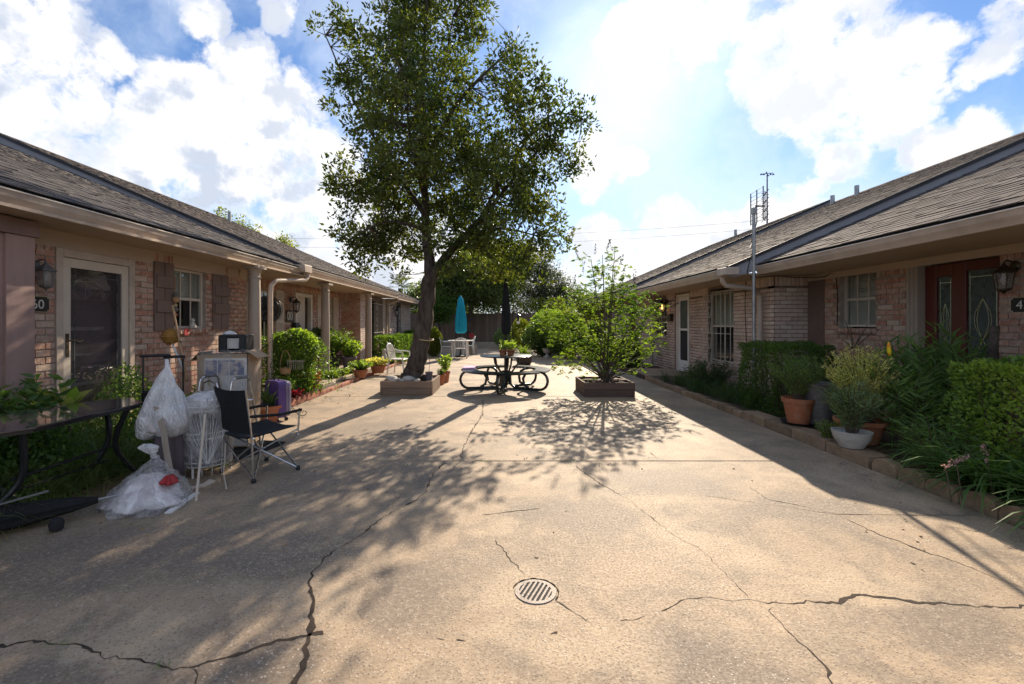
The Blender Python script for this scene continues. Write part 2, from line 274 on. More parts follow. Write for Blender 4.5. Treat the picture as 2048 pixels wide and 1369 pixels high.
# concrete: exposed aggregate, big stains
def concrete():
    m = bpy.data.materials.new('concrete'); m.use_nodes = True; t = NT(m.node_tree); t.n.clear(); pos = t.node('ShaderNodeNewGeometry').outputs['Position']
    base = t.mix(t.ramp(t.noise(pos, .7, 5, .55), .35, .65), (.41, .30, .195), (.32, .235, .155))
    base = t.mix(t.ramp(t.noise(pos, 2.3, 6, .65, .6), .46, .62, 0, .8), base, (.185, .145, .105))
    base = t.mix(t.ramp(t.noise(pos, 1.1, 6, .6, .4), .52, .66, 0, .6), base, (.52, .39, .255))
    base = t.mix(t.ramp(t.noise(pos, .45, 5, .6, .8), .50, .62, 0, .55), base, (.17, .135, .10))
    # old damp stains and scrubbed pale patches, each where it lies on this slab
    wob = t.node('ShaderNodeTexNoise', {'Scale': 2.2, 'Detail': 6, 'Roughness': .62}); t.l.new(pos, wob.inputs['Vector'])
    wa = t.node('ShaderNodeVectorMath', operation='MULTIPLY_ADD'); t.l.new(wob.outputs['Color'], wa.inputs[0]); wa.inputs[1].default_value = (.9, .9, 0); t.l.new(pos, wa.inputs[2])
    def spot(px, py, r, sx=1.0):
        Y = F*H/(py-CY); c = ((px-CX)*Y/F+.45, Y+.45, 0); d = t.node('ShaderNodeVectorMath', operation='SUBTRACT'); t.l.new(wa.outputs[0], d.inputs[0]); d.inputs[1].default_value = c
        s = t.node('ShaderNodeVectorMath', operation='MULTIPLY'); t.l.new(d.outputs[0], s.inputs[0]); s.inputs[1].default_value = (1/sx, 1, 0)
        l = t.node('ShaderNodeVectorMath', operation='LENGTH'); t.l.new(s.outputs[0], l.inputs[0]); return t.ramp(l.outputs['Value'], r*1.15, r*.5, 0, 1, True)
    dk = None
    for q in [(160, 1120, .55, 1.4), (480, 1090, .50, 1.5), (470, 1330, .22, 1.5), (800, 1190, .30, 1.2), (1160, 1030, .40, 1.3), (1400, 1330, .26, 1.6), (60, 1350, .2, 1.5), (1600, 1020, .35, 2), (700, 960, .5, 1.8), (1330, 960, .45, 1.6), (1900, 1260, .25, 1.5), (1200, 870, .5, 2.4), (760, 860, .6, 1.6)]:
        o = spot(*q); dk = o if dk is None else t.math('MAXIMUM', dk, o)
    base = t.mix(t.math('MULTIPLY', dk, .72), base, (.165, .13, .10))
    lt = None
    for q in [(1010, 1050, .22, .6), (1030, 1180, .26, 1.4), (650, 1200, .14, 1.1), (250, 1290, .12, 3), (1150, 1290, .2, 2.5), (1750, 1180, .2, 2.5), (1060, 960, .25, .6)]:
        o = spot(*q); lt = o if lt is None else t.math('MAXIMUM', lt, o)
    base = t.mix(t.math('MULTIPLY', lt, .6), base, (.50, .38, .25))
    sp = t.noise(pos, 70, 3, .7); base = t.mix(t.ramp(sp, .50, .70, 0, .6), base, (.15, .112, .08))
    sp3 = t.noise(pos, 34, 4, .7); base = t.mix(t.ramp(sp3, .50, .7, 0, .55), base, (.48, .39, .29))
    v = t.node('ShaderNodeTexVoronoi', {'Scale': 78.0}); t.l.new(pos, v.inputs['Vector'])
    sx = t.node('ShaderNodeSeparateColor'); t.l.new(v.outputs['Color'], sx.inputs[0])
    chip = t.math('MULTIPLY', t.ramp(v.outputs['Distance'], .42, .30), t.ramp(sx.outputs[0], .70, .78))
    patch = t.ramp(t.noise(pos, 1.3, 5), .42, .60, .05, 1)
    base = t.mix(t.math('MULTIPLY', chip, t.math('MULTIPLY', patch, .75)), base, t.mix(sx.outputs[1], (.50, .41, .31), (.72, .66, .56)))
    dk = t.math('MULTIPLY', t.ramp(v.outputs['Distance'], .4, .3), t.ramp(sx.outputs[2], .86, .9)); base = t.mix(t.math('MULTIPLY', dk, .6), base, (.11, .075, .055))
    b = t.node('ShaderNodeBsdfPrincipled', {'Base Color': base, 'Roughness': t.ramp(sp, .3, .7, .62, .9), 'Specular IOR Level': .4})
    hh = t.math('ADD', t.math('MULTIPLY', t.noise(pos, 60, 5, .7), .5), t.math('ADD', t.math('MULTIPLY', chip, .35), t.math('MULTIPLY', t.noise(pos, 3, 3), 1.2)))
    bn = t.node('ShaderNodeBump', {'Height': hh, 'Strength': .5, 'Distance': .012}); t.l.new(bn.outputs[0], b.inputs['Normal'])
    t.l.new(b.outputs[0], t.node('ShaderNodeOutputMaterial').inputs['Surface']); M['concrete'] = m
concrete()
# ---------------------------------------------------------------- object helpers
ORG = {}
def org(o): return ORG.get(o.name, Vector((0, 0, 0))) if o is not None else Vector((0, 0, 0))
def tag(o, label=None, cat=None, group=None, kind=None):
    if label: o['label'] = label
    if cat: o['category'] = cat
    if group: o['group'] = group
    if kind: o['kind'] = kind
    return o
def thing(name, label, cat, loc=(0, 0, 0), group=None):
    o = bpy.data.objects.new(name, None); COL.objects.link(o); o.location = loc; ORG[o.name] = Vector(loc); o.empty_display_size = .1
    return tag(o, label, cat, group)
def link(name, me, parent, loc=(0, 0, 0)):
    o = bpy.data.objects.new(name, me); COL.objects.link(o)
    if parent is not None: o.parent = parent
    o.location = loc; ORG[o.name] = org(parent) + Vector(loc); return o
def npmesh(name, V, faces_n, idx, m, parent=None, smooth=False, local=False):
    """V (N,3) world; faces with faces_n corners each; idx flat"""
    V = np.asarray(V, dtype=np.float32)
    if not local: V = V - np.array(org(parent), dtype=np.float32)
    me = bpy.data.meshes.new(name); me.vertices.add(len(V)); me.vertices.foreach_set('co', V.ravel())
    idx = np.asarray(idx, dtype=np.int32).ravel(); nf = len(idx)//faces_n
    me.loops.add(len(idx)); me.loops.foreach_set('vertex_index', idx)
    me.polygons.add(nf); me.polygons.foreach_set('loop_start', np.arange(nf, dtype=np.int32)*faces_n)
    if smooth: me.polygons.foreach_set('use_smooth', np.ones(nf, dtype=bool))
    me.update(calc_edges=True); me.materials.append(M[m]); return link(name, me, parent)
class MB:
    def __init__(s): s.v = []; s.f = []
    def add(s, vs, fs):
        b = len(s.v); s.v += [tuple(v) for v in vs]; s.f += [tuple(b+i for i in f) for f in fs]; return s
    def box(s, c, d, R=None, taper=1.0):
        x, y, z = d[0]/2, d[1]/2, d[2]/2; vs = []
        for sz in (-1, 1):
            k = taper if sz > 0 else 1
            for sx, sy in ((-1, -1), (1, -1), (1, 1), (-1, 1)): vs.append(Vector((sx*x*k, sy*y*k, sz*z)))
        if R is not None: vs = [R @ v for v in vs]
        c = Vector(c); return s.add([v+c for v in vs], [(3, 2, 1, 0), (4, 5, 6, 7), (0, 1, 5, 4), (1, 2, 6, 5), (2, 3, 7, 6), (3, 0, 4, 7)])
    def span(s, a, b):
        lo = [min(a[i], b[i]) for i in range(3)]; hi = [max(a[i], b[i]) for i in range(3)]
        return s.box([(lo[i]+hi[i])/2 for i in range(3)], [hi[i]-lo[i] for i in range(3)])
    def tube(s, pts, r, n=8, closed=False, cap=True):
        pts = [Vector(p) for p in pts]; N = len(pts); rs = r if hasattr(r, '__len__') else [r]*N; rings = []; up = None
        for i, p in enumerate(pts):
            if closed: t = pts[(i+1) % N]-pts[i-1]
            else: t = pts[min(i+1, N-1)]-pts[max(i-1, 0)]
            t = t.normalized() if t.length > 1e-9 else Vector((0, 0, 1))
            if up is None: up = t.orthogonal().normalized()
            up = (up-t*up.dot(t)); up = up.normalized() if up.length > 1e-6 else t.orthogonal().normalized()
            b = t.cross(up); rings.append([p+(up*math.cos(2*math.pi*k/n)+b*math.sin(2*math.pi*k/n))*rs[i] for k in range(n)])
        vs = [v for q in rings for v in q]; fs = []
        for i in range(N if closed else N-1):
            a, c = i*n, ((i+1) % N)*n
            for k in range(n): fs.append((a+k, a+(k+1) % n, c+(k+1) % n, c+k))
        if cap and not closed: fs.append(tuple(range(n-1, -1, -1))); fs.append(tuple((N-1)*n+k for k in range(n)))
        return s.add(vs, fs)
    def lathe(s, prof, c=(0, 0, 0), n=24, R=None, sq=None, wob=None):
        c = Vector(c); vs = []
        for j, (r, z) in enumerate(prof):
            for k in range(n):
                a = 2*math.pi*k/n; rr = r*(wob(a, z) if wob else 1); v = Vector((rr*math.cos(a)*(sq or 1), rr*math.sin(a), z)); vs.append((R @ v if R is not None else v)+c)
        fs = [(j*n+k, j*n+(k+1) % n, (j+1)*n+(k+1) % n, (j+1)*n+k) for j in range(len(prof)-1) for k in range(n)]
        if prof[0][0] > 1e-5: fs.append(tuple(range(n-1, -1, -1)))
        if prof[-1][0] > 1e-5: fs.append(tuple((len(prof)-1)*n+k for k in range(n)))
        return s.add(vs, fs)
    def prism(s, poly, ax, a, b):
        """poly of 2-D points extruded along axis ax ('x','y','z') from a to b"""
        def P(p, q): return {'x': (q, p[0], p[1]), 'y': (p[0], q, p[1]), 'z': (p[0], p[1], q)}[ax]
        n = len(poly); vs = [P(p, a) for p in poly]+[P(p, b) for p in poly]
        return s.add(vs, [tuple(range(n-1, -1, -1)), tuple(range(n, 2*n))]+[(i, (i+1) % n, n+(i+1) % n, n+i) for i in range(n)])
    def build(s, name, m, parent=None, smooth=False, loc=None, bevel=0, local=False):
        """loc: origin of a top-level mesh"""
        o0 = Vector(loc) if loc is not None else (Vector((0, 0, 0)) if local else org(parent))
        me = bpy.data.meshes.new(name); me.from_pydata([tuple(Vector(v)-o0) for v in s.v], [], s.f)
        me.materials.append(M[m])
        import bmesh as bmm
        bm = bmm.new(); bm.from_mesh(me); bmm.ops.recalc_face_normals(bm, faces=bm.faces)
        if bevel:
            bmm.ops.bevel(bm, geom=[e for e in bm.edges], offset=bevel, segments=1, affect='EDGES')
        bm.to_mesh(me); bm.free()
        if smooth:
            me.polygons.foreach_set('use_smooth', np.ones(len(me.polygons), dtype=bool))
            if smooth != 'all': me.set_sharp_from_angle(angle=math.radians(40))
        me.update(); o = link(name, me, parent, loc if (loc is not None and parent is None) else (0, 0, 0))
        if parent is None and loc is not None: ORG[o.name] = Vector(loc)
        return o
def copy_tree(o, parent=None):
    c = o.copy(); COL.objects.link(c)
    if parent is not None: c.parent = parent
    for ch in list(o.children): copy_tree(ch, c)
    return c
def place(o, loc, rz=0, label=None, group=None, s=1):
    o.location = loc; o.rotation_euler = (0, 0, rz); o.scale = (s, s, s)
    if label: o['label'] = label
    if group: o['group'] = group
    return o
def G(px, py, z=0.0):
    """photo pixel of a point known to lie at height z -> world point"""
    Y = F*(H-z)/(py-CY); return Vector(((px-CX)*Y/F, Y, z))
def A(px, py, Y): return Vector(((px-CX)*Y/F, Y, H+(CY-py)*Y/F))
# ---- leaves and blades
def unit(v): return v/np.maximum(np.linalg.norm(v, axis=1, keepdims=True), 1e-9)
def leaves(name, C, D, L, Wd, m, parent=None, fold=.25, local=False, kindstuff=False):
    N = len(C); D = unit(D); R = unit(rng.normal(size=(N, 3))); S = unit(np.cross(D, R)); Nn = np.cross(S, D)
    L = np.broadcast_to(np.asarray(L, float), (N,))[:, None]; Wd = np.broadcast_to(np.asarray(Wd, float), (N,))[:, None]
    mid = C+D*L*.45
    V = np.stack([C, mid+S*Wd*.5+Nn*fold*Wd, C+D*L-Nn*fold*Wd*.6, mid-S*Wd*.5+Nn*fold*Wd], 1).reshape(-1, 3)
    b = np.arange(N)[:, None]*4; idx = np.concatenate([b+np.array([[0, 2, 1]]), b+np.array([[0, 3, 2]])], 1)
    return npmesh(name, V, 3, idx, m, parent, local=local)
def blades(name, B, L, Wd, lean, m, parent=None, droop=.6, seg=4, az=None, local=False):
    N = len(B); az = rng.uniform(0, 2*np.pi, N) if az is None else az
    L = np.broadcast_to(np.asarray(L, float), (N,)); Wd = np.broadcast_to(np.asarray(Wd, float), (N,)); lean = np.broadcast_to(np.asarray(lean, float), (N,))
    hd = np.stack([np.cos(az), np.sin(az), np.zeros(N)], 1); sd = np.stack([-np.sin(az), np.cos(az), np.zeros(N)], 1); pts = []
    a = lean.copy(); p = B.astype(float).copy(); dr = np.broadcast_to(np.asarray(droop, float), (N,))
    for k in range(seg+1):
        wk = Wd*(1-(k/seg)**2*.92)*(.6+.4*min(1, k*2/seg)); pts += [p-sd*wk[:, None]/2, p+sd*wk[:, None]/2]
        st = L/seg; p = p+hd*(np.sin(a)*st)[:, None]+np.array([0, 0, 1.0])*(np.cos(a)*st)[:, None]; a = a+dr*2.2/seg
    V = np.stack(pts, 1).reshape(-1, 3); b = np.arange(N)[:, None]*(2*(seg+1))
    q = np.array([[2*k, 2*k+1, 2*k+3, 2*k+2] for k in range(seg)]).reshape(1, -1); idx = b+q
    return npmesh(name, V, 4, idx, m, parent, local=local)
def ball_pts(n, c, r, shell=.5):
    d = unit(rng.normal(size=(n, 3))); k = rng.uniform(shell**3, 1, n)**(1/3); return np.array(c)+d*k[:, None]*np.array(r), d
# ---- pieces: up to 300 separate objects of the largest in view, the rest joined as stuff
def appar(c, ext, n):
    c = Vector(c)
    if c.y < .3: return 0
    px, py = CX+F*c.x/c.y, CY-F*(c.z-H)/c.y
    if not (-40 < px < 2090 and -40 < py < 1400): return 0
    v = Vector((0, 0, H))-c; d = v.length; return ext*abs(v.normalized().dot(n))/(d*d)
UNIT = {}
def unitmesh(key, m, taper=False):
    if (key, m) in UNIT: return UNIT[(key, m)]
    b = MB(); rs = random.Random(key); x = [.5, .5, .5]
    vs = []
    for sz in (-.5, .5):
        for sx, sy in ((-.5, -.5), (.5, -.5), (.5, .5), (-.5, .5)):
            j = .02 if not taper else .008
            vs.append((sx+rs.uniform(-j, j), sy+rs.uniform(-j, j), sz+rs.uniform(-j, j)))
    b.add(vs, [(3, 2, 1, 0), (4, 5, 6, 7), (0, 1, 5, 4), (1, 2, 6, 5), (2, 3, 7, 6), (3, 0, 4, 7)])
    me = bpy.data.meshes.new('piece'); me.from_pydata(b.v, [], b.f); me.materials.append(M[m]); me.update(); UNIT[(key, m)] = me; return me
def pieces(name, parent, m, items, limit=300):
    """items: (centre, dims, R(3x3) or None, normal)"""
    sc = [appar(c, sorted(d)[-1]*sorted(d)[-2], n) for c, d, R, n in items]; order = sorted(range(len(items)), key=lambda i: -sc[i])
    rest = MB(); o0 = org(parent)
    for rank, i in enumerate(order):
        c, d, R, n = items[i]
        if rank < limit and sc[i] > 0:
            o = bpy.data.objects.new(name, unitmesh(random.randrange(4), m)); COL.objects.link(o); o.parent = parent
            mt = Matrix.Diagonal((*d, 1)); mt = (R.to_4x4() @ mt) if R is not None else mt
            o.matrix_basis = Matrix.Translation(Vector(c)-o0) @ mt
        else: rest.box(c, d, R)
    if rest.v:
        vs = np.array(rest.v); ix = np.array(rest.f); o = npmesh(name+'s', vs, 4, ix, m, parent); o['kind'] = 'stuff'
# ================================================================ GROUND
g = MB(); g.add([(-400, -30, -.14), (400, -30, -.14), (400, 900, -.14), (-400, 900, -.14)], [(0, 1, 2, 3)])
tag(g.build('ground', 'grass_ground', loc=(0, 0, -.14)), kind='structure')
SE = 3.62   # slab half width
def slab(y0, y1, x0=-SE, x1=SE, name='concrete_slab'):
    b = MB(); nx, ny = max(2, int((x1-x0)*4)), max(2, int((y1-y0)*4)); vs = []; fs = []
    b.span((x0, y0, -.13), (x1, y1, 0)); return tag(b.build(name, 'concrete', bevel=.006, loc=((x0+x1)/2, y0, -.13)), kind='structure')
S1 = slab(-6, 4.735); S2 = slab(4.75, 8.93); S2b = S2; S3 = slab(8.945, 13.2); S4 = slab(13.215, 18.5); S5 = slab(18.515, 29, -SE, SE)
b = MB(); b.span((-SE+.01, -5.9, -.12), (SE-.01, 28.9, -.022)); tag(b.build('joint_filler', 'joint', loc=(0, 0, -.12)), kind='structure')
def crack(pts, w, slabo, jit=1.0):
    P = [G(*p) for p in pts]; Q = []
    for a, c in zip(P, P[1:]):
        n = max(2, int((c-a).length/.028)); d = (c-a); s = Vector((-d.y, d.x, 0)).normalized()
        for i in range(n): Q.append(a+d*(i/n)+s*random.gauss(0, .0065*jit)*(1 if i else .3))
    Q.append(P[-1]); vs = []; fs = []; w = w*1.25; ww = w
    for i, p in enumerate(Q):
        d = (Q[min(i+1, len(Q)-1)]-Q[max(i-1, 0)]).normalized(); s = Vector((-d.y, d.x, 0)); ww = max(w*.25, min(w*1.7, ww+random.gauss(0, w*.25))); e = ww*(.2 if i in (0, len(Q)-1) else 1)/2
        e *= random.choice((1, 1, 1, 1, 1, 1, 1, 1, 1, 1, 1.9, .6))
        vs += [p+s*e+Vector((0, 0, .0016)), p-s*e*random.uniform(.6, 1.3)+Vector((0, 0, .0016))]
    fs = [(2*i, 2*i+1, 2*i+3, 2*i+2) for i in range(len(Q)-1)]
    b = MB(); b.add(vs, fs); return b.build('crack', 'crack', slabo)
crack([(890, 926), (868, 945), (850, 985), (830.6, 1002), (769, 1033), (703, 1083.5), (663.6, 1105), (633, 1136), (617, 1171), (626, 1202), (619.6, 1233), (622, 1266), (615, 1286), (608.6, 1325), (589, 1365), (580, 1400)], .012, S1)
crack([(-60, 1295), (0, 1292), (66, 1281), (118.6, 1288), (162.6, 1291), (184.6, 1305), (211, 1318.6), (281, 1318.6), (307.6, 1327), (325, 1334), (378, 1335), (430.6, 1321.7), (474.6, 1310), (540.5, 1288), (615, 1272), (633, 1267), (646, 1270)], .0125, S1)
crack([(1150, 932), (1200, 968), (1258, 1000), (1312.6, 1044), (1347, 1072), (1398, 1096), (1422, 1119.6), (1456, 1154), (1480, 1178), (1497, 1196.5)], .0045, S1)
crack([(1323, 1224), (1347, 1212), (1360.5, 1201.6), (1381, 1197.5), (1422, 1195.5), (1466, 1203), (1500, 1200), (1536, 1207), (1596, 1207), (1678, 1207), (1691, 1196), (1720, 1190), (1777, 1196), (1824, 1204), (2001, 1215), (2100, 1210)], .009, S1)
crack([(1240, 1243), (1275, 1240), (1290, 1232)], .005, S1)
crack([(1542, 1215), (1545.6, 1231), (1590, 1275), (1621.5, 1304), (1650, 1332), (1669, 1380)], .0045, S1)
crack([(1500, 975), (1536, 1000), (1590, 1009.5), (1672, 1028.5), (1710, 1047.5), (1754, 1068), (1811, 1088.6), (1849, 1104), (1944, 1136), (1985.5, 1155), (2060, 1180)], .0045, S1)
crack([(1410, 992), (1672, 1029), (1742, 1030), (1922, 1031.6), (1965, 1030)], .0035, S1, .4)
crack([(1109, 1200), (1142, 1222), (1186, 1248)], .005, S1)
crack([(1051, 1150), (1022, 1123), (1012, 1106), (990, 1080)], .003, S1)
crack([(380, 1336), (396, 1350), (392, 1380)], .003, S1)
crack([(964, 1031), (1020, 1024), (1080, 1017)], .003, S1, .4)
crack([(966, 800), (965, 830), (945, 860), (925, 900), (922, 917)], .009, S2b)
crack([(940, 848), (1000, 846), (1110, 845)], .008, S2, .4)
crack([(1300, 905), (1312, 917)], .006, S2)
for x0, y0, x1, y1, w_ in [(872, 1277, 890, 1280, .004), (912, 1280, 932, 1283, .006), (1100, 1269, 1115, 1264, .006), (1820, 1125, 1833, 1131, .014), (1841, 1139, 1850, 1144, .010), (1068, 1116, 1077, 1117, .009), (1130, 1024, 1137, 1021, .007)]:
    crack([(x0, y0), ((x0+x1)/2, (y0+y1)/2), (x1, y1)], w_, S1, .25)
# soil beds either side
b = MB(); b.span((-5.7, 1.2, -.12), (-SE-.13, 24, .035)); tag(b.build('left_bed_soil', 'soil', loc=(-4.6, 8, -.12)), kind='structure')
b = MB(); b.span((SE+.13, .4, -.12), (5.8, 24, .06)); tag(b.build('right_bed_soil', 'mulch', loc=(4.6, 8, -.12)), kind='structure')
for (x0, x1, y0, y1, z) in [(-5.45, -3.95, 10.0, 15.4, .10), (3.78, 4.95, 11.7, 13.6, .10), (5.0, 5.58, 5.0, 6.5, .10)]:
    b = MB(); b.span((x0, y0, -.1), (x1, y1, z)); tag(b.build('porch_slab', 'concrete', bevel=.01, loc=((x0+x1)/2, y0, 0)), kind='structure')
# bed edging: things, one stone or brick each
def edging(name, cat, label, group, m, items, builder):
    t = thing(group, label, cat, (0, 0, 0)); 
    for i, it in enumerate(items):
        b = MB(); builder(b, it); b.build(name, m, t, bevel=.006)
def scallop(b, y):
    # half-moon topped block, face towards the slab
    n = 9; w2 = .138; poly = [(y-w2, -.02), (y+w2, -.02), (y+w2, .055)]+[(y+w2*.97*math.cos(math.pi*k/n), .058+.075*math.sin(math.pi*k/n)) for k in range(n+1)]+[(y-w2, .055)]
    b.prism([(p[0], p[1]+random.uniform(-.003, .003)) for p in poly], 'x', SE+.015+random.uniform(0, .02), SE+.115); return (SE+.06, y, 0)
ys = [y for y in np.arange(1.5, 4.45, .285)]
edging('edging_block', 'edging block', 'row of scallop topped tan concrete blocks edging the right bed nearest the camera', 'scalloped_edging', 'edging_stone', ys, scallop)
def flatstone(b, y):
    b.span((SE+.01, y-.29, -.02), (SE+.26, y+.29, .115+random.uniform(-.01, .01))); return (SE+.13, y, 0)
edging('kerb_stone', 'kerb stone', 'flat brown kerb stones edging the right bed under the terracotta and white pots', 'stone_kerb', 'edging_stone', [4.82, 5.42, 6.02, 6.62], flatstone)
def smallstone(b, y):
    b.span((SE+.01, y-.12, -.02), (SE+.13, y+.12, .09+random.uniform(-.02, .015))); return (SE+.07, y, 0)
edging('edging_stone', 'edging stone', 'row of small rough brown stones edging the bed of dark tufted grass', 'stone_edging', 'edging_stone', list(np.arange(7.06, 11.6, .26)), smallstone)
def tooth(b, y):
    poly = [(y-.105, -.01), (y+.105, -.01), (y+.115, .04), (y, .135), (y-.115, .04)]; b.prism(poly, 'x', -SE-.09, -SE-.02); return (-SE-.05, y, 0)
edging('zigzag_brick', 'edging brick', 'zigzag row of red bricks set on their corners beside the purple suitcase', 'zigzag_edging', 'edging_brick', list(np.arange(7.35, 9.2, .205)), tooth)
def lay(b, y):
    b.span((-SE-.11, y-.1, -.01), (-SE-.01+random.uniform(-.01, .01), y+.1, .065)); return (-SE-.06, y, 0)
edging('edging_brick', 'edging brick', 'line of flat laid red bricks edging the left flower bed', 'brick_edging', 'edging_brick', list(np.arange(9.32, 17.5, .212)), lay)
# ================================================================ HOUSES
class Wall:
    def __init__(s, house, P0, U, N, L, z0, z1, opens, bm, back=.22, soldier=True, backmat='mortar', bricks=True, bz0=None):
        s.h = house; s.P = Vector(P0); s.U = Vector(U); s.N = Vector(N)
        us = sorted({0, L, *[min(L, max(0, o[0])) for o in opens], *[min(L, max(0, o[1])) for o in opens]}); zs = sorted({z0, z1, *[min(z1, max(z0, o[2])) for o in opens], *[min(z1, max(z0, o[3])) for o in opens]})
        b = MB()
        for a, c in zip(us, us[1:]):
            runs = []
            for e, f in zip(zs, zs[1:]):
                if any(o[0] < (a+c)/2 < o[1] and o[2] < (e+f)/2 < o[3] for o in opens): continue
                if runs and abs(runs[-1][1]-e) < 1e-6: runs[-1][1] = f
                else: runs.append([e, f])
            for e, f in runs: s.sp(b, a, c, e, f, -back, 0)
        s.wall = b.build('wall', backmat, house)
        if not bricks: return
        its = []; z = bz0 if bz0 is not None else z0; k = 0; top = z1-(.215 if soldier else 0)
        def put(a, c, e, f):
            if c-a < .02: return
            ctr = s.at((a+c)/2, (e+f)/2, random.uniform(-.002, .004)); d = [0, 0, 0]
            for i in range(3): d[i] = abs(s.U[i])*(c-a)+abs(s.N[i])*.024
            d[2] = f-e; its.append((tuple(ctr), tuple(d), Matrix.Rotation(random.gauss(0, .012), 3, s.N), s.N))
        def cut(a, c, e, f):
            segs = [(a, c)]
            for o in opens:
                if o[2] < f-.01 and o[3] > e+.01:
                    ns = []
                    for x, y in segs:
                        if o[1] <= x or o[0] >= y: ns.append((x, y)); continue
                        if x < o[0]: ns.append((x, o[0]-.005))
                        if y > o[1]: ns.append((o[1]+.005, y))
                    segs = ns
            for x, y in segs: put(max(0.004, x), min(L-.004, y), e, f)
        while z+.064 < top+.02:
            u = -.105 if k % 2 else 0
            while u < L: cut(u, u+.2+random.uniform(-.004, .004), z, z+.063); u += .213
            z += .0762; k += 1
        if soldier:
            u = 0
            while u < L: cut(u, u+.063, z1-.208, z1-.005); u += .0765
        for o in opens:                                   # rowlock sill
            if o[2] > z0+.3:
                u = o[0]
                while u < o[1]-.03: its.append((tuple(s.at(u+.032, o[2]-.045, .02)), tuple(abs(s.U[i])*.063+abs(s.N[i])*.06 if i < 2 else .08 for i in range(3)), None, s.N)); u += .0765
        pieces('brick', s.wall, bm, its, limit=WALL_LIMIT[0])
    def at(s, u, z, d): p = s.P+s.U*u+s.N*d; return Vector((p.x, p.y, z))
    def sp(s, b, u0, u1, z0, z1, d0, d1): b.span(s.at(u0, z0, d0), s.at(u1, z1, d1)); return b
    def window(s, u0, u1, z0, z1, mx=2, frame='cream_frame', blind=True, lower=True, bars=False, inset=.07, low_blind=False, label=None):
        w = .035; b = MB()
        for a in [(u0, u0+w, z0, z1), (u1-w, u1, z0, z1), (u0+w, u1-w, z1-w, z1), (u0+w, u1-w, z0, z0+w)]: s.sp(b, *a, -inset-.03, -inset+.02)
        zm = (z0+z1)/2; s.sp(b, u0+w, u1-w, zm-.02, zm+.02, -inset-.025, -inset+.012)
        f = b.build('window', frame, s.h); 
        if label: f['label'] = label
        for zz0, zz1 in ((z0+w, zm-.02), (zm+.02, z1-w)):
            q = MB(); s.sp(q, u0+w, u1-w, zz0, zz1, -inset-.012, -inset-.006); q.build('pane', 'glass', f)
        for k in range(1, mx+1):
            u = u0+w+(u1-u0-2*w)*k/(mx+1); q = MB(); s.sp(q, u-.009, u+.009, zm+.02, z1-w, -inset-.006, -inset+.008); q.build('muntin', frame, f)
            q = MB(); s.sp(q, u-.009, u+.009, z0+w, zm-.02, -inset-.006, -inset+.008); q.build('muntin', frame, f)
        q = MB(); s.sp(q, u0-.05, u1+.05, z0-.05, z1+.05, -.82, -.80); s.sp(q, u0-.07, u0-.05, z0-.05, z1+.05, -.8, -.221); s.sp(q, u1+.05, u1+.07, z0-.05, z1+.05, -.8, -.221); s.sp(q, u0-.05, u1+.05, z0-.07, z0-.05, -.8, -.221); s.sp(q, u0-.05, u1+.05, z1+.05, z1+.07, -.8, -.221); q.build('dark_room', 'dark_inside', f)
        if blind:
            q = MB(); z = z1-w-.01
            lo = z0+w if low_blind else zm-.02
            R = Matrix.Rotation(math.radians(52), 3, s.U)
            while z > lo:
                q.box(s.at((u0+u1)/2, z, -inset-.036), [abs(s.U[i])*(u1-u0-2*w-.02)+abs(s.N[i])*.036 if i < 2 else .003 for i in range(3)], R); z -= .031
            q.build('blind', 'blind', f)
        if bars: s.bars(u0-.05, u1+.05, z0-.15, z1+.02, f)
        return f
    def bars(s, u0, u1, z0, z1, f, n=7, scroll=True, m='iron_white'):
        b = MB()
        for z in (z0, z1-.12, (z0+z1)/2-.1): b.tube([s.at(u0, z, .10), s.at(u1, z, .10)], .009, 6)
        for k in range(n): u = u0+(u1-u0)*k/(n-1); b.tube([s.at(u, z0-.03, .10), s.at(u, z1-.06, .10)], .008, 6)
        for u in (u0, u1):
            for z in (z0, z1-.12): b.tube([s.at(u, z, .0), s.at(u, z, .10)], .007, 6)
        if scroll:
            um = u0+(u1-u0)*.25
            for k in range(5):
                zc = z0+(z1-z0)*(k+.5)/5; hh = (z1-z0)/11
                for sg in (-1, 1):
                    b.tube([s.at(um+sg*.09*math.sin(t)*(1-t/9), zc+hh*math.cos(t)*(1-t/9), .105) for t in np.linspace(0, 5.2, 16)], .006, 5)
        b.build('window_bars', m, f)
    def shutter(s, u0, u1, z0, z1, m='shutter_brown', louver=False, rails=True):
        b = MB(); s.sp(b, u0, u1, z0, z1, .012, .04); f = b.build('shutter', m, s.h, bevel=.003)
        if louver:
            b = MB()
            for a, c in ((z0+.05, (z0+z1)/2-.03), ((z0+z1)/2+.03, z1-.05)):
                z = a
                while z < c: b.box(s.at((u0+u1)/2, z, .046), [abs(s.U[i])*(u1-u0-.08)+abs(s.N[i])*.02 if i < 2 else .006 for i in range(3)], Matrix.Rotation(math.radians(35), 3, s.U)); z += .032
            b.build('louvre', m, f)
        elif rails:
            um = (u0+u1)/2
            for a in ((z0+.26, z0+.43), (z1-.36, z1-.19)): b = MB(); s.sp(b, u0+.02, u1+.012, *a, .04, .062); b.build('rail', m, f, bevel=.003)
            b = MB(); s.sp(b, um-.003, um+.003, z0, z1, .039, .043); b.build('board_gap', 'dark_inside', f)
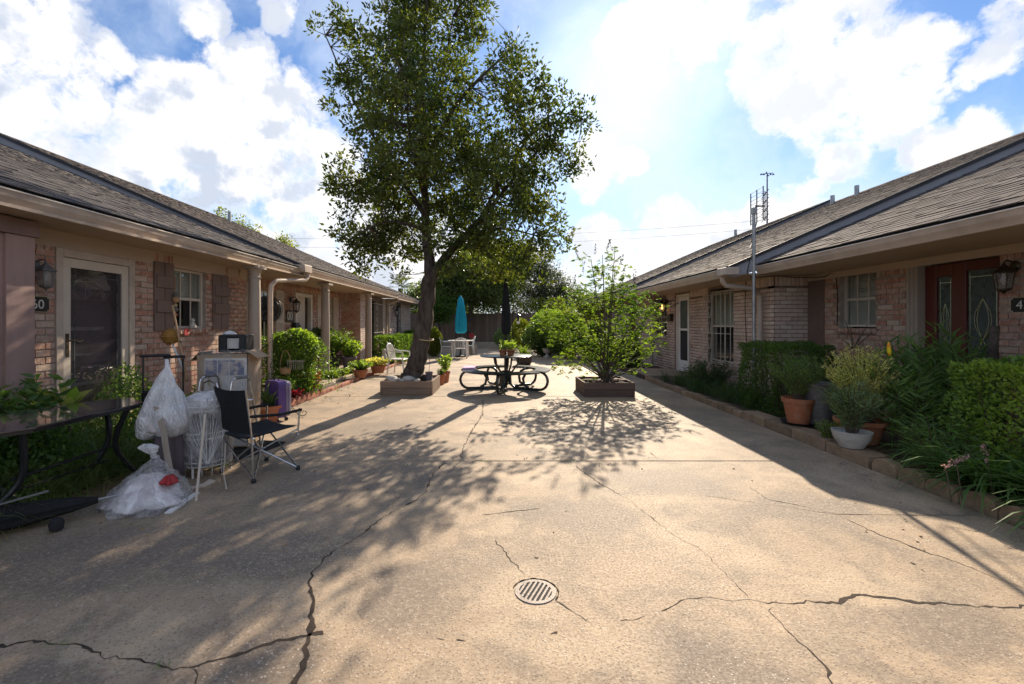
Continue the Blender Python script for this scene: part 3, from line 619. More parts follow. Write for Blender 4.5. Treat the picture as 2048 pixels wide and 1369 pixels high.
def gutter(h, sx, X, Z, Y0, Y1):
    P = [(0, -.135), (.055, -.14), (.075, -.10), (.10, -.06), (.112, 0), (.10, 0), (.09, -.05), (.06, -.11), (.0, -.12)]
    b = MB(); b.prism([(sx*(X+.112-p[0]), Z+p[1]) for p in P], 'y', Y0, Y1); gt = b.build('gutter', 'gutter_tan', h)
    b = MB(); b.span((sx*(X-.008), Y0, Z-.006), (sx*(X+.02), Y1, Z+.006)); b.build('gutter_lip', 'gutter_lip', gt)
    for y in np.arange(math.ceil(Y0/3.0)*3.0, Y1-.3, 3.05): b = MB(); b.prism([(sx*(X+.112-p[0]*1.03), Z+p[1]*1.02) for p in P], 'y', y, y+.05); b.build('gutter_joint', 'gutter_tan', gt)
    return gt
def roof(h, sx, X, Z, pitch, XR, Y0, Y1, m, front_rake=True, back=True, rake=.26):
    ZR = Z+pitch*(XR-X); th = .09; x0 = X+.06; z0 = Z+.06*pitch+.02
    b = MB(); poly = [(sx*x0, z0), (sx*XR, ZR+.02), (sx*(2*XR-X), Z), (sx*(2*XR-X), Z-th), (sx*XR, ZR-th), (sx*x0, z0-th)]
    b.prism(poly, 'y', Y0, Y1); rf = b.build('roof', 'drip_black', h)
    ang = math.atan(pitch); Sd = Vector((sx*math.cos(ang), 0, math.sin(ang))); Nn = Vector((-sx*math.sin(ang), 0, math.cos(ang)))
    R = Matrix((Sd, Vector((0, 1, 0)), Nn)).transposed(); Ls = (XR-x0)/math.cos(ang); its = []; v = -.03; k = 0
    while v < Ls-.02:
        y = Y0-(.0 if k % 2 else .16)-random.uniform(0, .06)
        while y < Y1:
            wd = random.choice((.16, .24, .33, .33)); a, c = max(y, Y0-.03), min(y+wd-.004, Y1+.02)
            if c-a > .03:
                th_ = .008+random.choice((0, 0, .005)); ce = Vector((sx*x0, (a+c)/2, z0))+Sd*(v+.08)+Nn*(.004+th_/2+.004)
                Rt = R @ Matrix.Rotation(math.radians(2.6), 3, 'Y') if True else R
                its.append((tuple(ce), (.17, c-a, th_), Rt, Nn))
            y += wd
        v += .142; k += 1
    pieces('shingle', rf, m, its)
    rc = MB(); rc.prism([(sx*(XR-.14), ZR-.14*pitch+.035), (sx*XR, ZR+.05), (sx*(XR+.14), ZR-.14*pitch+.035), (sx*XR, ZR+.02)], 'y', Y0, Y1); rc.build('ridge_cap', m, rf)
    if front_rake:
        b = MB(); b.prism([(sx*(X-.05), Z-.10), (sx*(X+.02), Z+.03), (sx*XR, ZR-.02), (sx*XR, ZR-.02-rake), (sx*(X+.55), Z+.55*pitch-rake-.01), (sx*(X+.1), Z-.16)], 'y', Y0-.075, Y0-.002); b.build('rake_board', 'rake_grey', h)
        b = MB(); b.prism([(sx*(X+.0), Z+.035), (sx*XR, ZR+.055), (sx*XR, ZR-.02), (sx*(X+.0), Z-.02)], 'y', Y0-.11, Y0-.078); b.build('drip_edge', 'drip_black', h)
    return rf
def column(h, x, y, z1=2.44, z0=0.02, r=.105):
    b = MB(); b.lathe([(r*1.25, z0), (r*1.25, z0+.05), (r*1.05, z0+.09), (r, z0+.13), (r, z0+1.0), (r*.88, z1-.24), (r*.86, z1-.22), (r*.98, z1-.21), (r*.98, z1-.185), (r*.86, z1-.175), (r*.88, z1-.11), (r*1.05, z1-.09), (r*1.2, z1-.05)], (x, y, 0), 28)
    o = b.build('column', 'column_paint', h, smooth=True); b = MB(); b.box((x, y, z1-.025), (r*2.7, r*2.7, .05)); b.build('column_cap', 'column_paint', o); return o
def downspout(h, pts, top):
    b = MB(); b.tube(pts, .047, 10); o = b.build('downspout', 'gutter_tan', h, smooth=True); return o
def lamp(name, label, P, N, s=1.0, m='black_metal', lit=False, glass='lamp_glass'):
    """wall lantern hanging from a curved arm; P is the wall point of its back plate"""
    P = Vector(P); N = Vector(N); t = thing(name, label, 'wall lamp', P); R = N.to_track_quat('X', 'Z').to_matrix()
    b = MB(); b.lathe([(.05*s, 0), (.055*s, .012*s), (.03*s, .03*s)], P, 16, R @ Matrix.Rotation(math.pi/2, 3, 'Y')); b.build('back_plate', m, t)
    c = P+N*.13*s; b = MB(); b.tube([P, P+N*.05*s+Vector((0, 0, .05*s)), P+N*.10*s+Vector((0, 0, .06*s)), c+Vector((0, 0, .03*s)), c], .009*s, 8); b.build('arm', m, t, smooth=True)
    b = MB(); b.lathe([(.012*s, .03*s), (.018*s, .01*s), (.03*s, 0), (.095*s, -.06*s), (.10*s, -.07*s), (.085*s, -.072*s)], c, 6); b.build('lamp_cap', m, t)
    b = MB(); b.lathe([(.078*s, -.075*s), (.058*s, -.235*s)], c, 6); b.build('lamp_shade', glass, t)
    b = MB()
    for k in range(6):
        a = math.pi*k/3; b.tube([c+Vector((.08*s*math.cos(a), .08*s*math.sin(a), -.072*s)), c+Vector((.06*s*math.cos(a), .06*s*math.sin(a), -.24*s))], .005*s, 5)
    b.lathe([(.065*s, -.235*s), (.06*s, -.25*s), (.02*s, -.27*s), (.008*s, -.29*s)], c, 6); b.build('cage', m, t)
    b = MB(); b.lathe([(.0001, -.20*s), (.022*s, -.17*s), (.026*s, -.14*s), (.014*s, -.10*s), (.012*s, -.075*s)], c, 10); b.build('bulb', 'lit_bulb' if lit else 'white_plastic', t, smooth=True)
    if lit:
        l = bpy.data.lights.new('lamp_light', 'POINT'); l.energy = 1.5; l.color = (1, .6, .25); l.shadow_soft_size = .03
        lo = bpy.data.objects.new('lamp_light', l); COL.objects.link(lo); lo.parent = t; lo.location = c-P+Vector((0, 0, -.15*s))
    return t
def text(s, P, N, size, m, parent, depth=.004, align='LEFT', font_scale=1.0):
    cu = bpy.data.curves.new('digits', 'FONT'); cu.body = s; cu.size = size; cu.extrude = depth; cu.align_x = align; cu.space_character = font_scale; cu.materials.append(M[m])
    o = bpy.data.objects.new('digits', cu); COL.objects.link(o); o.parent = parent
    N = Vector(N); X = Vector((0, 0, 1)).cross(N); o.rotation_euler = Matrix((X, Vector((0, 0, 1)), N)).transposed().to_euler(); o.location = Vector(P)-org(parent)
    bpy.context.view_layer.update(); me = bpy.data.meshes.new_from_object(o); q = bpy.data.objects.new('digits', me); COL.objects.link(q); q.parent = parent; q.location = o.location; q.rotation_euler = o.rotation_euler; bpy.data.objects.remove(o); return q
WALL_LIMIT = [300]
# ---- L1 ---------------------------------------------------------------------------------------
EX = Vector((1, 0, 0)); EY = Vector((0, 1, 0))
L1 = thing('brick_house', 'near left brick house with pink siding, glazed storm door and brown shutters', 'house', (-4.85, 4.5, 0))
wl = Wall(L1, (-4.85, 4.5, 0), EY, EX, 4.1, .02, 2.42, [(.42, 1.47, .0, 2.26), (2.18, 2.93, 1.36, 2.31)], 'brick_red')
b = MB(); b.span((-4.9, 4.5, 2.2621), (-4.835, 8.6, 2.44)); b.build('frieze', 'soffit_tan', L1)
wl.window(2.18, 2.93, 1.36, 2.26, 2, label='sash window with cream grille and raised lower dark pane')
wl.shutter(1.80, 2.17, 1.33, 2.30); wl.shutter(3.08, 3.5, 1.34, 2.26)
# storm door
b = MB()
for a in [(.42, .50, .1, 2.26), (1.39, 1.47, .1, 2.26), (.50, 1.39, 2.17, 2.26)]: wl.sp(b, *a, -.06, .03)
dr = b.build('door_frame', 'gutter_tan', L1, bevel=.004)
b = MB()
for a in [(.505, .60, .12, 2.165), (1.29, 1.385, .12, 2.165), (.60, 1.29, 2.06, 2.165), (.60, 1.29, .12, .36)]: wl.sp(b, *a, -.03, .012)
b.build('storm_door', 'cream_frame', dr, bevel=.003)
b = MB(); wl.sp(b, .60, 1.29, .36, 2.06, -.012, -.006); b.build('pane', 'door_glass', dr)
b = MB(); wl.sp(b, .50, 1.39, .1, 2.17, -.17, -.14); b.build('inner_door', 'door_inner', dr)
b = MB()
for u in (.66, 1.23): wl.sp(b, u-.003, u+.003, .36, 2.06, -.005, -.002)
for z in (.44, 1.98): wl.sp(b, .60, 1.29, z-.003, z+.003, -.0045, -.0015)
b.build('etched_line', 'frosted', dr)
b = MB(); cu = .93
for r in (.24, .27): b.tube([wl.at(cu+r*math.cos(t), 1.72+r*math.sin(t)*.9, -.13) for t in np.linspace(0, math.pi, 18)], .006, 5)
for k in range(5): b.tube([wl.at(cu, 1.72, -.13), wl.at(cu+.24*math.cos(math.pi*k/4), 1.72+.216*math.sin(math.pi*k/4), -.13)], .004, 4)
b.build('fan_light', 'white_paint', dr)
b = MB(); wl.sp(b, .68, 1.18, .7, .74, -.137, -.13); wl.sp(b, .68, 1.18, 1.35, 1.39, -.137, -.13); b.build('door_rail', 'white_paint', dr)
b = MB(); wl.sp(b, .535, .57, 1.06, 1.32, .012, .022); b.tube([wl.at(.552, 1.24, .02), wl.at(.552, 1.24, .06), wl.at(.60, 1.245, .065), wl.at(.65, 1.225, .06), wl.at(.69, 1.24, .06)], .008, 8); b.build('door_handle', 'brass_dark', dr)
# pink siding panel nearest the camera
b = MB(); b.span((-4.9, .4, .0), (-4.6, 4.42, 2.27)); b.build('siding', 'siding_pink', L1)
for y in (1.2, 2.0, 2.8, 3.55): b = MB(); b.span((-4.598, y, .0), (-4.585, y+.02, 2.27)); b.build('batten', 'trim_brown', L1)
b = MB(); b.span((-4.9, 4.19, .0), (-4.572, 4.452, 2.27)); b.build('corner_board', 'siding_pink', L1, bevel=.004)
b = MB(); b.span((-4.9, .4, 2.271), (-4.55, 4.485, 2.425)); b.build('trim_board', 'trim_brown', L1, bevel=.004)
b = MB(); b.span((-4.95, 0, 2.44), (-4.26, 9.7, 2.47)); b.build('soffit', 'soffit_tan', L1)
gutter(L1, -1, 4.25, 2.59, 0, 9.62); roof(L1, -1, 4.25, 2.59, .41, 11.1, .3, 9.68, 'roof_grey', front_rake=False)
b = MB(); b.span((-5.5, 8.601, 0), (-4.86, 8.8, 2.43)); b.build('return_wall', 'mortar', L1)
# ---- L2 ---------------------------------------------------------------------------------------
L2 = thing('brick_house', 'middle left brick house with columned porch, ajar door and pale louvred shutters', 'house', (-5.5, 8.85, 0))
wl2 = Wall(L2, (-5.5, 8.85, 0), EY, EX, 6.62, .02, 2.49, [(1.45, 2.1, .9, 2.2), (3.2, 4.25, 0, 2.26), (5.0, 5.9, 1.15, 2.25)], 'brick_red')
wl2.window(1.45, 2.1, .9, 2.2, 1, frame='white_paint'); wl2.window(5.0, 5.9, 1.15, 2.25, 1, frame='white_paint', blind=False)
wl2.shutter(2.15, 2.53, .75, 2.25, 'cream_frame', True); wl2.shutter(4.62, 4.98, 1.1, 2.3, 'cream_frame', True); wl2.shutter(5.92, 6.3, 1.1, 2.3, 'cream_frame', True)
b = MB()
for a in [(3.2, 3.29, .1, 2.26), (4.16, 4.25, .1, 2.26), (3.29, 4.16, 2.17, 2.26)]: wl2.sp(b, *a, -.08, .03)
dr = b.build('door_frame', 'white_paint', L2, bevel=.004)
b = MB(); wl2.sp(b, 3.29, 3.95, .11, 2.17, -.10, -.06); wl2.sp(b, 3.35, 3.5, .3, 2.0, -.059, -.05); b.build('door', 'cream_frame', dr)
b = MB(); wl2.sp(b, 3.2, 4.25, .1, 2.3, -.7, -.68); wl2.sp(b, 3.18, 3.2, .1, 2.3, -.7, -.221); wl2.sp(b, 4.25, 4.27, .1, 2.3, -.7, -.221); wl2.sp(b, 3.2, 4.25, 2.27, 2.29, -.68, -.221); b.build('dark_room', 'dark_inside', dr)
wr = Wall(L2, (-5.5, 15.48, 0), EX, -EY, .66, .02, 2.49, [], 'brick_red')
column(L2, -4.36, 8.0); column(L2, -4.42, 11.35); column(L2, -4.42, 15.0)
b = MB(); b.span((-5.6, 9.78, 2.47), (-4.26, 18.6, 2.5)); b.build('soffit', 'soffit_tan', L2)
gutter(L2, -1, 4.25, 2.66, 9.82, 18.6); roof(L2, -1, 4.25, 2.66, .43, 11.1, 9.77, 18.7, 'roof_brown')
b = MB(); b.prism([(9.55, 2.52), (9.9, 2.52), (9.9, 2.68), (9.52, 2.67)], 'x', -4.40, -4.14); b.build('gutter_box', 'gutter_tan', L2, bevel=.008)
downspout(L2, [(-4.2, 9.8, 2.52), (-4.2, 9.8, 2.44), (-4.22, 9.72, 2.36), (-4.3, 9.2, 2.31), (-4.36, 8.75, 2.26), (-4.38, 8.6, 2.15), (-4.38, 8.58, 2.0), (-4.38, 8.58, .12), (-4.33, 8.55, .06)], 0)
# ---- L3 ---------------------------------------------------------------------------------------
L3 = thing('brick_house', 'far left pale brick house with white iron gate and barred window', 'house', (-4.85, 15.5, 0))
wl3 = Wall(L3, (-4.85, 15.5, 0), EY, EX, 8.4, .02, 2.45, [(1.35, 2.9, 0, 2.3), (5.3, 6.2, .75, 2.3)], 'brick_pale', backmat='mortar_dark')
wl3.window(5.3, 6.2, .75, 2.2, 1, frame='dark_inside', blind=False, bars=True)
b = MB(); wl3.sp(b, 1.3, 2.95, 0, 2.4, -.9, -.88); wl3.sp(b, 1.28, 1.3, 0, 2.4, -.9, -.22); wl3.sp(b, 2.95, 2.97, 0, 2.4, -.9, -.22); wl3.sp(b, 1.3, 2.95, 2.38, 2.4, -.88, -.22); b.build('dark_porch', 'dark_inside', L3)
wl3.bars(1.35, 2.9, .1, 2.3, L3, 11)
b = MB(); b.span((-4.86, 18.85, .0), (-4.78, 19.05, 2.46)); b.build('corner_board', 'column_paint', L3)
downspout(L3, [(-4.3, 18.9, 2.5), (-4.32, 18.88, 2.38), (-4.6, 18.8, 2.28), (-4.7, 18.8, 2.2), (-4.7, 18.8, .1)], 0)
b = MB(); b.span((-4.95, 18.61, 2.43), (-4.26, 24, 2.46)); b.build('soffit', 'soffit_tan', L3)
gutter(L3, -1, 4.25, 2.60, 18.62, 24); roof(L3, -1, 4.25, 2.6, .40, 9, 18.72, 24, 'roof_brown', front_rake=False)
# ---- R1 ---------------------------------------------------------------------------------------
R1 = thing('brick_house', 'near right brick house with dark red door, leaded glass and window blinds', 'house', (5.62, 8.34, 0))
wr1 = Wall(R1, (5.62, 8.34, 0), -EY, -EX, 5.4, .04, 2.34, [(.76, 1.5, 1.36, 2.28), (2.14, 3.20, 0, 2.24)], 'brick_red')
wr1.window(.76, 1.5, 1.38, 2.27, 2, low_blind=True, inset=.10, label='sash window with pale blinds half seen behind cream grille')
wr1.shutter(.03, .42, .3, 2.3, 'shutter_brown', rails=False)
b = MB(); wr1.sp(b, 0, 5.4, 2.20, 2.341, .016, .05); b.build('frieze', 'soffit_tan', R1)
b = MB()
for k, (a, c, d) in enumerate([(2.06, 2.10, .05), (2.10, 2.15, .035), (2.15, 2.2, .02)]): wr1.sp(b, a, c, .1, 2.2, -.1, d)
tr = b.build('door_frame', 'trim_brown', R1); tr.data.materials[0] = M['column_paint']
b = MB()
for a in [(2.2, 2.36, .1, 2.2), (2.56, 2.74, .1, 2.2), (3.1, 3.22, .1, 2.2), (2.36, 2.56, 2.04, 2.2), (2.74, 3.1, 2.08, 2.2), (2.36, 2.56, .1, .35), (2.74, 3.1, .1, .3)]: wr1.sp(b, *a, -.13, -.08)
b.build('door', 'red_door', tr, bevel=.004)
for u0, u1, z1 in ((2.36, 2.56, 2.04), (2.74, 3.1, 2.08)):
    b = MB(); wr1.sp(b, u0, u1, .3, z1, -.115, -.108); pn = b.build('pane', 'frosted', tr)
    b = MB(); um = (u0+u1)/2; aw = (u1-u0)*.27
    for ph in (0, math.pi):
        for off in (0, .03): b.tube([wr1.at(um+(aw-off)*math.sin(t+ph), z1-.35-.5*(t/math.pi), -.104) for t in np.linspace(0, 2.6*math.pi, 40)], .0035, 4)
    for z in (z1-.08, .42): wr1.sp(b, u0+.02, u1-.02, z-.003, z+.003, -.108, -.104)
    for u in (u0+.03, u1-.03): wr1.sp(b, u-.003, u+.003, .34, z1-.03, -.1085, -.1035)
    b.build('leading', 'aluminium', tr)
b = MB(); wr1.sp(b, 2.1, 3.22, 0, 2.25, -.35, -.33); b.build('dark_room', 'door_inner', tr)
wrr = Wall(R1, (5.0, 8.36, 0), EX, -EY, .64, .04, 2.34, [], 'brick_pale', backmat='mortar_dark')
b = MB(); b.span((4.5, 0, 2.30), (5.7, 8.1, 2.33)); b.build('soffit', 'soffit_tan', R1)
gutter(R1, 1, 4.45, 2.435, 0, 8.02); roof(R1, 1, 4.45, 2.435, .43, 11.2, .3, 8.02, 'roof_brown', front_rake=False)
# ---- R2 ---------------------------------------------------------------------------------------
R2 = thing('brick_house', 'middle right pale pink brick house with white storm door and barred window', 'house', (5.0, 15.1, 0))
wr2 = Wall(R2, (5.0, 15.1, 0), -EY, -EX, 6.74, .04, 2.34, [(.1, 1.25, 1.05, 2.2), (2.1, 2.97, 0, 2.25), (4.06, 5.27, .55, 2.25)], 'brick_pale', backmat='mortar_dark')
wr2.window(.1, 1.25, 1.05, 2.2, 1, frame='trim_brown', blind=False, bars=True)
wr2.window(4.06, 5.27, .55, 2.2, 1, frame='cream_frame', bars=True, inset=.1)
b = MB()
for a in [(2.1, 2.17, .1, 2.25), (2.9, 2.97, .1, 2.25), (2.17, 2.9, 2.18, 2.25)]: wr2.sp(b, *a, -.08, .035)
dr = b.build('door_frame', 'white_paint', R2, bevel=.004)
b = MB()
for a in [(2.175, 2.27, .11, 2.175), (2.80, 2.895, .11, 2.175), (2.27, 2.80, 2.07, 2.175), (2.27, 2.80, .11, .42), (2.27, 2.80, 1.24, 1.30)]: wr2.sp(b, *a, -.04, .0)
b.build('storm_door', 'white_plastic', dr, bevel=.003)
b = MB(); wr2.sp(b, 2.27, 2.80, 1.30, 2.07, -.025, -.02); b.build('pane', 'frosted', dr)
b = MB(); wr2.sp(b, 2.27, 2.80, .42, 1.24, -.025, -.02); b.build('screen', 'dark_inside', dr)
b = MB(); wr2.sp(b, 2.1, 2.97, .1, 2.2, -.3, -.28); b.build('inner_door', 'door_inner', dr)
b = MB(); wr2.sp(b, 1.96, 2.099, .05, 2.3, .013, .03); b.build('trim_board', 'trim_brown', R2)
b = MB(); b.span((4.02, 8.04, 2.30), (5.7, 15.1, 2.327)); b.build('soffit', 'soffit_tan', R2)
gutter(R2, 1, 3.97, 2.41, 8.1, 15.05); roof(R2, 1, 3.97, 2.41, .4316, 10.85, 8.1, 15.1, 'roof_brown')
b = MB(); b.prism([(7.96, 2.29), (8.28, 2.29), (8.28, 2.43), (7.94, 2.42)], 'x', 3.9, 4.14); b.build('gutter_box', 'gutter_tan', R2, bevel=.008)
downspout(R2, [(4.02, 8.3, 2.3), (4.02, 8.3, 2.2), (4.08, 8.32, 2.13), (4.6, 8.36, 2.08), (4.8, 8.6, 2.05), (4.91, 8.68, 1.97), (4.92, 8.7, .1)], 0)
# ---- R3 ---------------------------------------------------------------------------------------
R3 = thing('brick_house', 'far brick house at the end of the right row, mostly hidden by the planted shrub', 'house', (5.0, 15.2, 0))
WALL_LIMIT[0] = 120
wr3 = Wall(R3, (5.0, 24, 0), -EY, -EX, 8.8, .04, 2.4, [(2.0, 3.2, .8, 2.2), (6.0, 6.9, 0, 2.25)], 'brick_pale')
wr3.window(2.0, 3.2, .8, 2.2, 1, blind=False); b = MB(); wr3.sp(b, 6.0, 6.9, .05, 2.25, -.2, -.1); b.build('door', 'red_door', R3)
b = MB(); b.span((4.02, 15.12, 2.36), (5.7, 24, 2.39)); b.build('soffit', 'soffit_tan', R3)
gutter(R3, 1, 3.97, 2.5, 15.12, 24); roof(R3, 1, 3.97, 2.53, .4316, 10.85, 15.12, 24, 'roof_brown', rake=.16)
for sx, X, Y, hh, h in ((1, 10.5, 20.5, .33, R3), (1, 10.3, 14.2, .30, R2), (1, 10.2, 13.1, .32, R2), (-1, 10.2, 17.0, .4, L2)):
    z = {R3: 2.53, R2: 2.41, L2: 2.66}[h]+.43*(X-(3.97 if sx > 0 else 4.25)); b = MB(); b.tube([(sx*X, Y, z-.1), (sx*X, Y, z+hh)], .06, 10); b.build('vent_pipe', 'galvanised', h)
# ================================================================ FENCE
fe = thing('wooden_fence', 'weathered brown board privacy fence closing the far end of the courtyard', 'fence', (0, 30, .1))
for i, x in enumerate(np.arange(-9, 9, .148)):
    b = MB(); hh = 2.12+random.uniform(-.015, .015); b.box((x, 30+random.uniform(-.006, .006), (hh+.2)/2), (.1465, .022, hh-.2)); b.build('board', 'fence_wood', fe)
for z in (.6, 1.7): b = MB(); b.span((-9, 30.03, z), (9, 30.07, z+.09)); b.build('rail', 'fence_wood', fe)
b = MB(); b.span((-7, 28.9, -.1), (7, 29.15, .27)); tag(b.build('low_wall', 'concrete_block', loc=(0, 29, 0), bevel=.01), 'low concrete retaining wall in front of the far wooden fence', 'low wall')
b = MB(); b.span((-12, 29.15, -.1), (12, 34, .22)); tag(b.build('raised_bed_soil', 'soil', loc=(0, 31, 0)), kind='structure')
# ================================================================ TREES
def curve_pts(P, n=4):
    out = []; P = [Vector(p) for p in P]
    for i in range(len(P)-1):
        p0, p1, p2, p3 = P[max(i-1, 0)], P[i], P[i+1], P[min(i+2, len(P)-1)]
        for k in range(n):
            t = k/n; out.append(.5*((2*p1)+(p2-p0)*t+(2*p0-5*p1+4*p2-p3)*t*t+(3*p1-p0-3*p2+p3)*t**3))
    out.append(P[-1]); return out
def tree(name, label, cat, base, limbs, lobes, nclu, nleaf, cr, L, Wd, lm, twig=True, group=None, bark='bark', dens=None, up=.3, twr=.007, crown='crown'):
    """limbs: list of (points, r0, r1); lobes: (x,y,z,r) world"""
    t = thing(name, label, cat, base, group); b = MB(); lp = []
    for P, r0, r1 in limbs:
        q = curve_pts(P, 5); n = len(q); q = [p+Vector((random.gauss(0, 1), random.gauss(0, 1), 0))*min(r1, .03)*.5*(i > 0) for i, p in enumerate(q)]
        rs = [r0+(r1-r0)*(i/(n-1))**.8 for i in range(n)]
        b.tube(q, rs, 10 if r0 > .1 else 6); lp += q[1:]
    b.build('trunk', bark, t, smooth='all')
    lp = np.array([tuple(p) for p in lp]); lob = np.array(lobes); vol = lob[:, 3]**2.2; pick = rng.choice(len(lob), nclu, p=vol/vol.sum())
    d = unit(rng.normal(size=(nclu, 3))); k = rng.uniform(.15, 1, nclu)**(1/2.4)
    C = lob[pick, :3]+d*(k*lob[pick, 3])[:, None]
    if twig:
        b = MB()
        for c in C:
            i = np.argmin(((lp-c)**2).sum(1)+rng.uniform(0, .15)); a = Vector(lp[i]); e = Vector(c); mid = (a+e)/2+Vector((random.gauss(0, .06), random.gauss(0, .06), -.05*(e-a).length))
            b.tube([a, mid, e], [twr*1.6, twr, twr*.4], 3, cap=False)
        b.build('twigs', 'twig', t)['kind'] = 'stuff'
    N = nclu*nleaf; cc = np.repeat(C, nleaf, 0); dd = unit(rng.normal(size=(N, 3))); rr = rng.uniform(.1, 1, N)**.6*cr*np.repeat(rng.uniform(.6, 1.35, nclu), nleaf)
    P = cc+dd*rr[:, None]*np.array([1, 1, .8]); DD = dd+rng.normal(size=(N, 3))*.5+np.array([0, 0, up])
    o = leaves(crown, P, DD, L*rng.uniform(.7, 1.25, N), Wd*rng.uniform(.8, 1.2, N), lm, t); return t
YT = 9.65; SCL = F/YT
def TP(px, py, dy=0.0): return tuple(Vector(((px-CX)/SCL, YT+dy, H+(CY-py)/SCL)))
lob = []
for (px, py, r, dy) in [(880, 20, 115, 0), (760, 70, 95, .5), (655, 45, 42, 0), (700, 130, 55, -.3), (820, 130, 130, .2), (940, 55, 45, .3), (690, 205, 48, 0), (1000, 170, 62, -.4), (1038, 115, 36, 0),
        (1095, 185, 42, .3), (1140, 245, 46, 0), (1105, 290, 72, .3), (1000, 290, 115, 0), (860, 265, 135, -.5), (800, 240, 75, .9), (725, 345, 75, 0), (682, 372, 36, 0), (745, 425, 85, .5), (705, 470, 48, -.2),
        (728, 505, 42, 0), (840, 395, 125, .3), (830, 330, 120, -.9), (960, 400, 120, -.2), (960, 330, 110, 1.0), (1075, 385, 55, .3), (1060, 465, 66, 0), (1005, 495, 70, .5), (1085, 500, 42, 0), (905, 490, 60, -.3), (785, 490, 55, .3),
        (880, -90, 110, 0), (790, -60, 90, .5), (960, -60, 60, 0), (850, -180, 80, 0), (1150, 320, 30, 0), (1168, 240, 22, 0), (940, 460, 60, 1.2), (760, 160, 80, 1.3), (1050, 250, 60, -1.2), (780, 380, 90, 1.4), (1000, 420, 70, -1.3), (905, 525, 38, -.5), (960, 515, 48, .2), (1030, 525, 40, -.2), (1085, 535, 34, .3), (1115, 480, 32, 0), (800, 525, 34, .2), (750, 535, 22, 0), (1000, 545, 28, .6), (1112, 420, 30, 0)]:
    p = TP(px, py, dy); lob.append((*p, r/SCL*.98))
limbs = [([TP(822, 764), TP(826, 750), TP(833, 725), TP(845, 660), TP(855, 600), TP(862, 545)], .235, .145),
    ([TP(862, 552), TP(853, 480, .1), TP(850, 400), TP(848, 300), TP(845, 180, .1), TP(850, 60), TP(860, -90)], .13, .018),
    ([TP(863, 556), TP(890, 520, -.1), TP(925, 480, -.1), TP(960, 440), TP(1000, 390, .1), TP(1050, 330), TP(1100, 280)], .115, .015),
    ([TP(850, 430), TP(790, 340, .4), TP(720, 230, .3), TP(650, 70)], .07, .012), ([TP(848, 330), TP(915, 230, -.4), TP(985, 150, -.3), TP(1030, 90)], .07, .012),
    ([TP(850, 250), TP(880, 130, .3), TP(905, 20, .2)], .05, .012), ([TP(925, 482), TP(1000, 450, .4), TP(1080, 470, .2)], .05, .012), ([TP(852, 460), TP(780, 450, -.3), TP(700, 480, 0)], .05, .012),
    ([TP(960, 440), TP(1030, 300, .5), TP(1100, 220, .3), TP(1165, 235)], .055, .01), ([TP(850, 400), TP(840, 320, -1), TP(830, 200, -1)], .05, .01), ([TP(850, 420), TP(900, 360, 1.0), TP(970, 300, 1.4)], .05, .01),
    ([TP(846, 200), TP(790, 100, .3), TP(760, 0, .4)], .045, .01), ([TP(840, 350), TP(770, 340, .2), TP(690, 370, 0)], .04, .01)]
mt = tree('oak_tree', 'large leafy tree with leaning dark trunk growing from the near wooden planter', 'tree', TP(822, 762), limbs, lob, 1480, 34, .205, .105, .05, 'oak_leaf')
b = MB(); b.lathe([(.30, 0), (.255, .06), (.24, .2)], (TP(822, 764)[0], YT, .18), 12, wob=lambda a, z: 1+.16*math.sin(3*a+1)*(1-z)); b.build('root_flare', 'bark', mt, smooth='all')
b = MB(); c = Vector(TP(849, 680)); b.tube([c+Vector((.19*math.cos(a), .19*math.sin(a), .015*math.sin(2*a))) for a in np.linspace(0, 2*math.pi, 20)[:-1]], .013, 6, closed=True)
tag(b.build('rope', 'gold_line', loc=tuple(c)), 'pale rope tied round the leaning trunk of the big tree', 'rope')
def planter(name, label, x0, x1, y0, y1, h, m, n=2, soil='soil', clutter=0):
    t = thing(name, label, 'planter', ((x0+x1)/2, y0, 0)); bh = h/n
    for k in range(n):
        z0, z1 = k*bh+.003, (k+1)*bh-.003; e = .04
        ins = .045 if k % 2 == 0 else 0
        for a, c in (((x0+ins, y0, z0), (x1-ins, y0+e, z1)), ((x0+ins, y1-e, z0), (x1-ins, y1, z1)), ((x0, y0+(.0 if ins else .042), z0), (x0+e, y1-(0 if ins else .042), z1)), ((x1-e, y0+(0 if ins else .042), z0), (x1, y1-(0 if ins else .042), z1))):
            b = MB(); b.span(a, c); b.build('plank', m, t, bevel=.004)
    b = MB(); b.span((x0+.05, y0+.05, .02), (x1-.05, y1-.05, h-.05)); b.build('soil', soil, t); return t
planter('wooden_planter', 'square pale timber planter box round the trunk of the big tree', -2.45, -1.40, 9.1, 10.2, .285, 'cedar')
planter('wooden_planter', 'dark timber planter box holding the light green flowering shrub', 1.585, 2.58, 8.85, 9.9, .285, 'cedar_dark')
b = MB()
for k in range(10):
    a = random.uniform(0, 6.28); b.box((1.7+random.uniform(0, .75), 9.0+random.uniform(0, .75), .27), (random.uniform(.15, .3), .09, .025), Matrix.Rotation(a, 3, 'Z') @ Matrix.Rotation(random.uniform(-.2, .2), 3, 'X'))
tag(b.build('wood_offcuts', 'cedar_dark', loc=(2, 9.3, .25)), 'loose wood offcuts lying inside the dark planter box', 'wood scraps', kind='stuff')
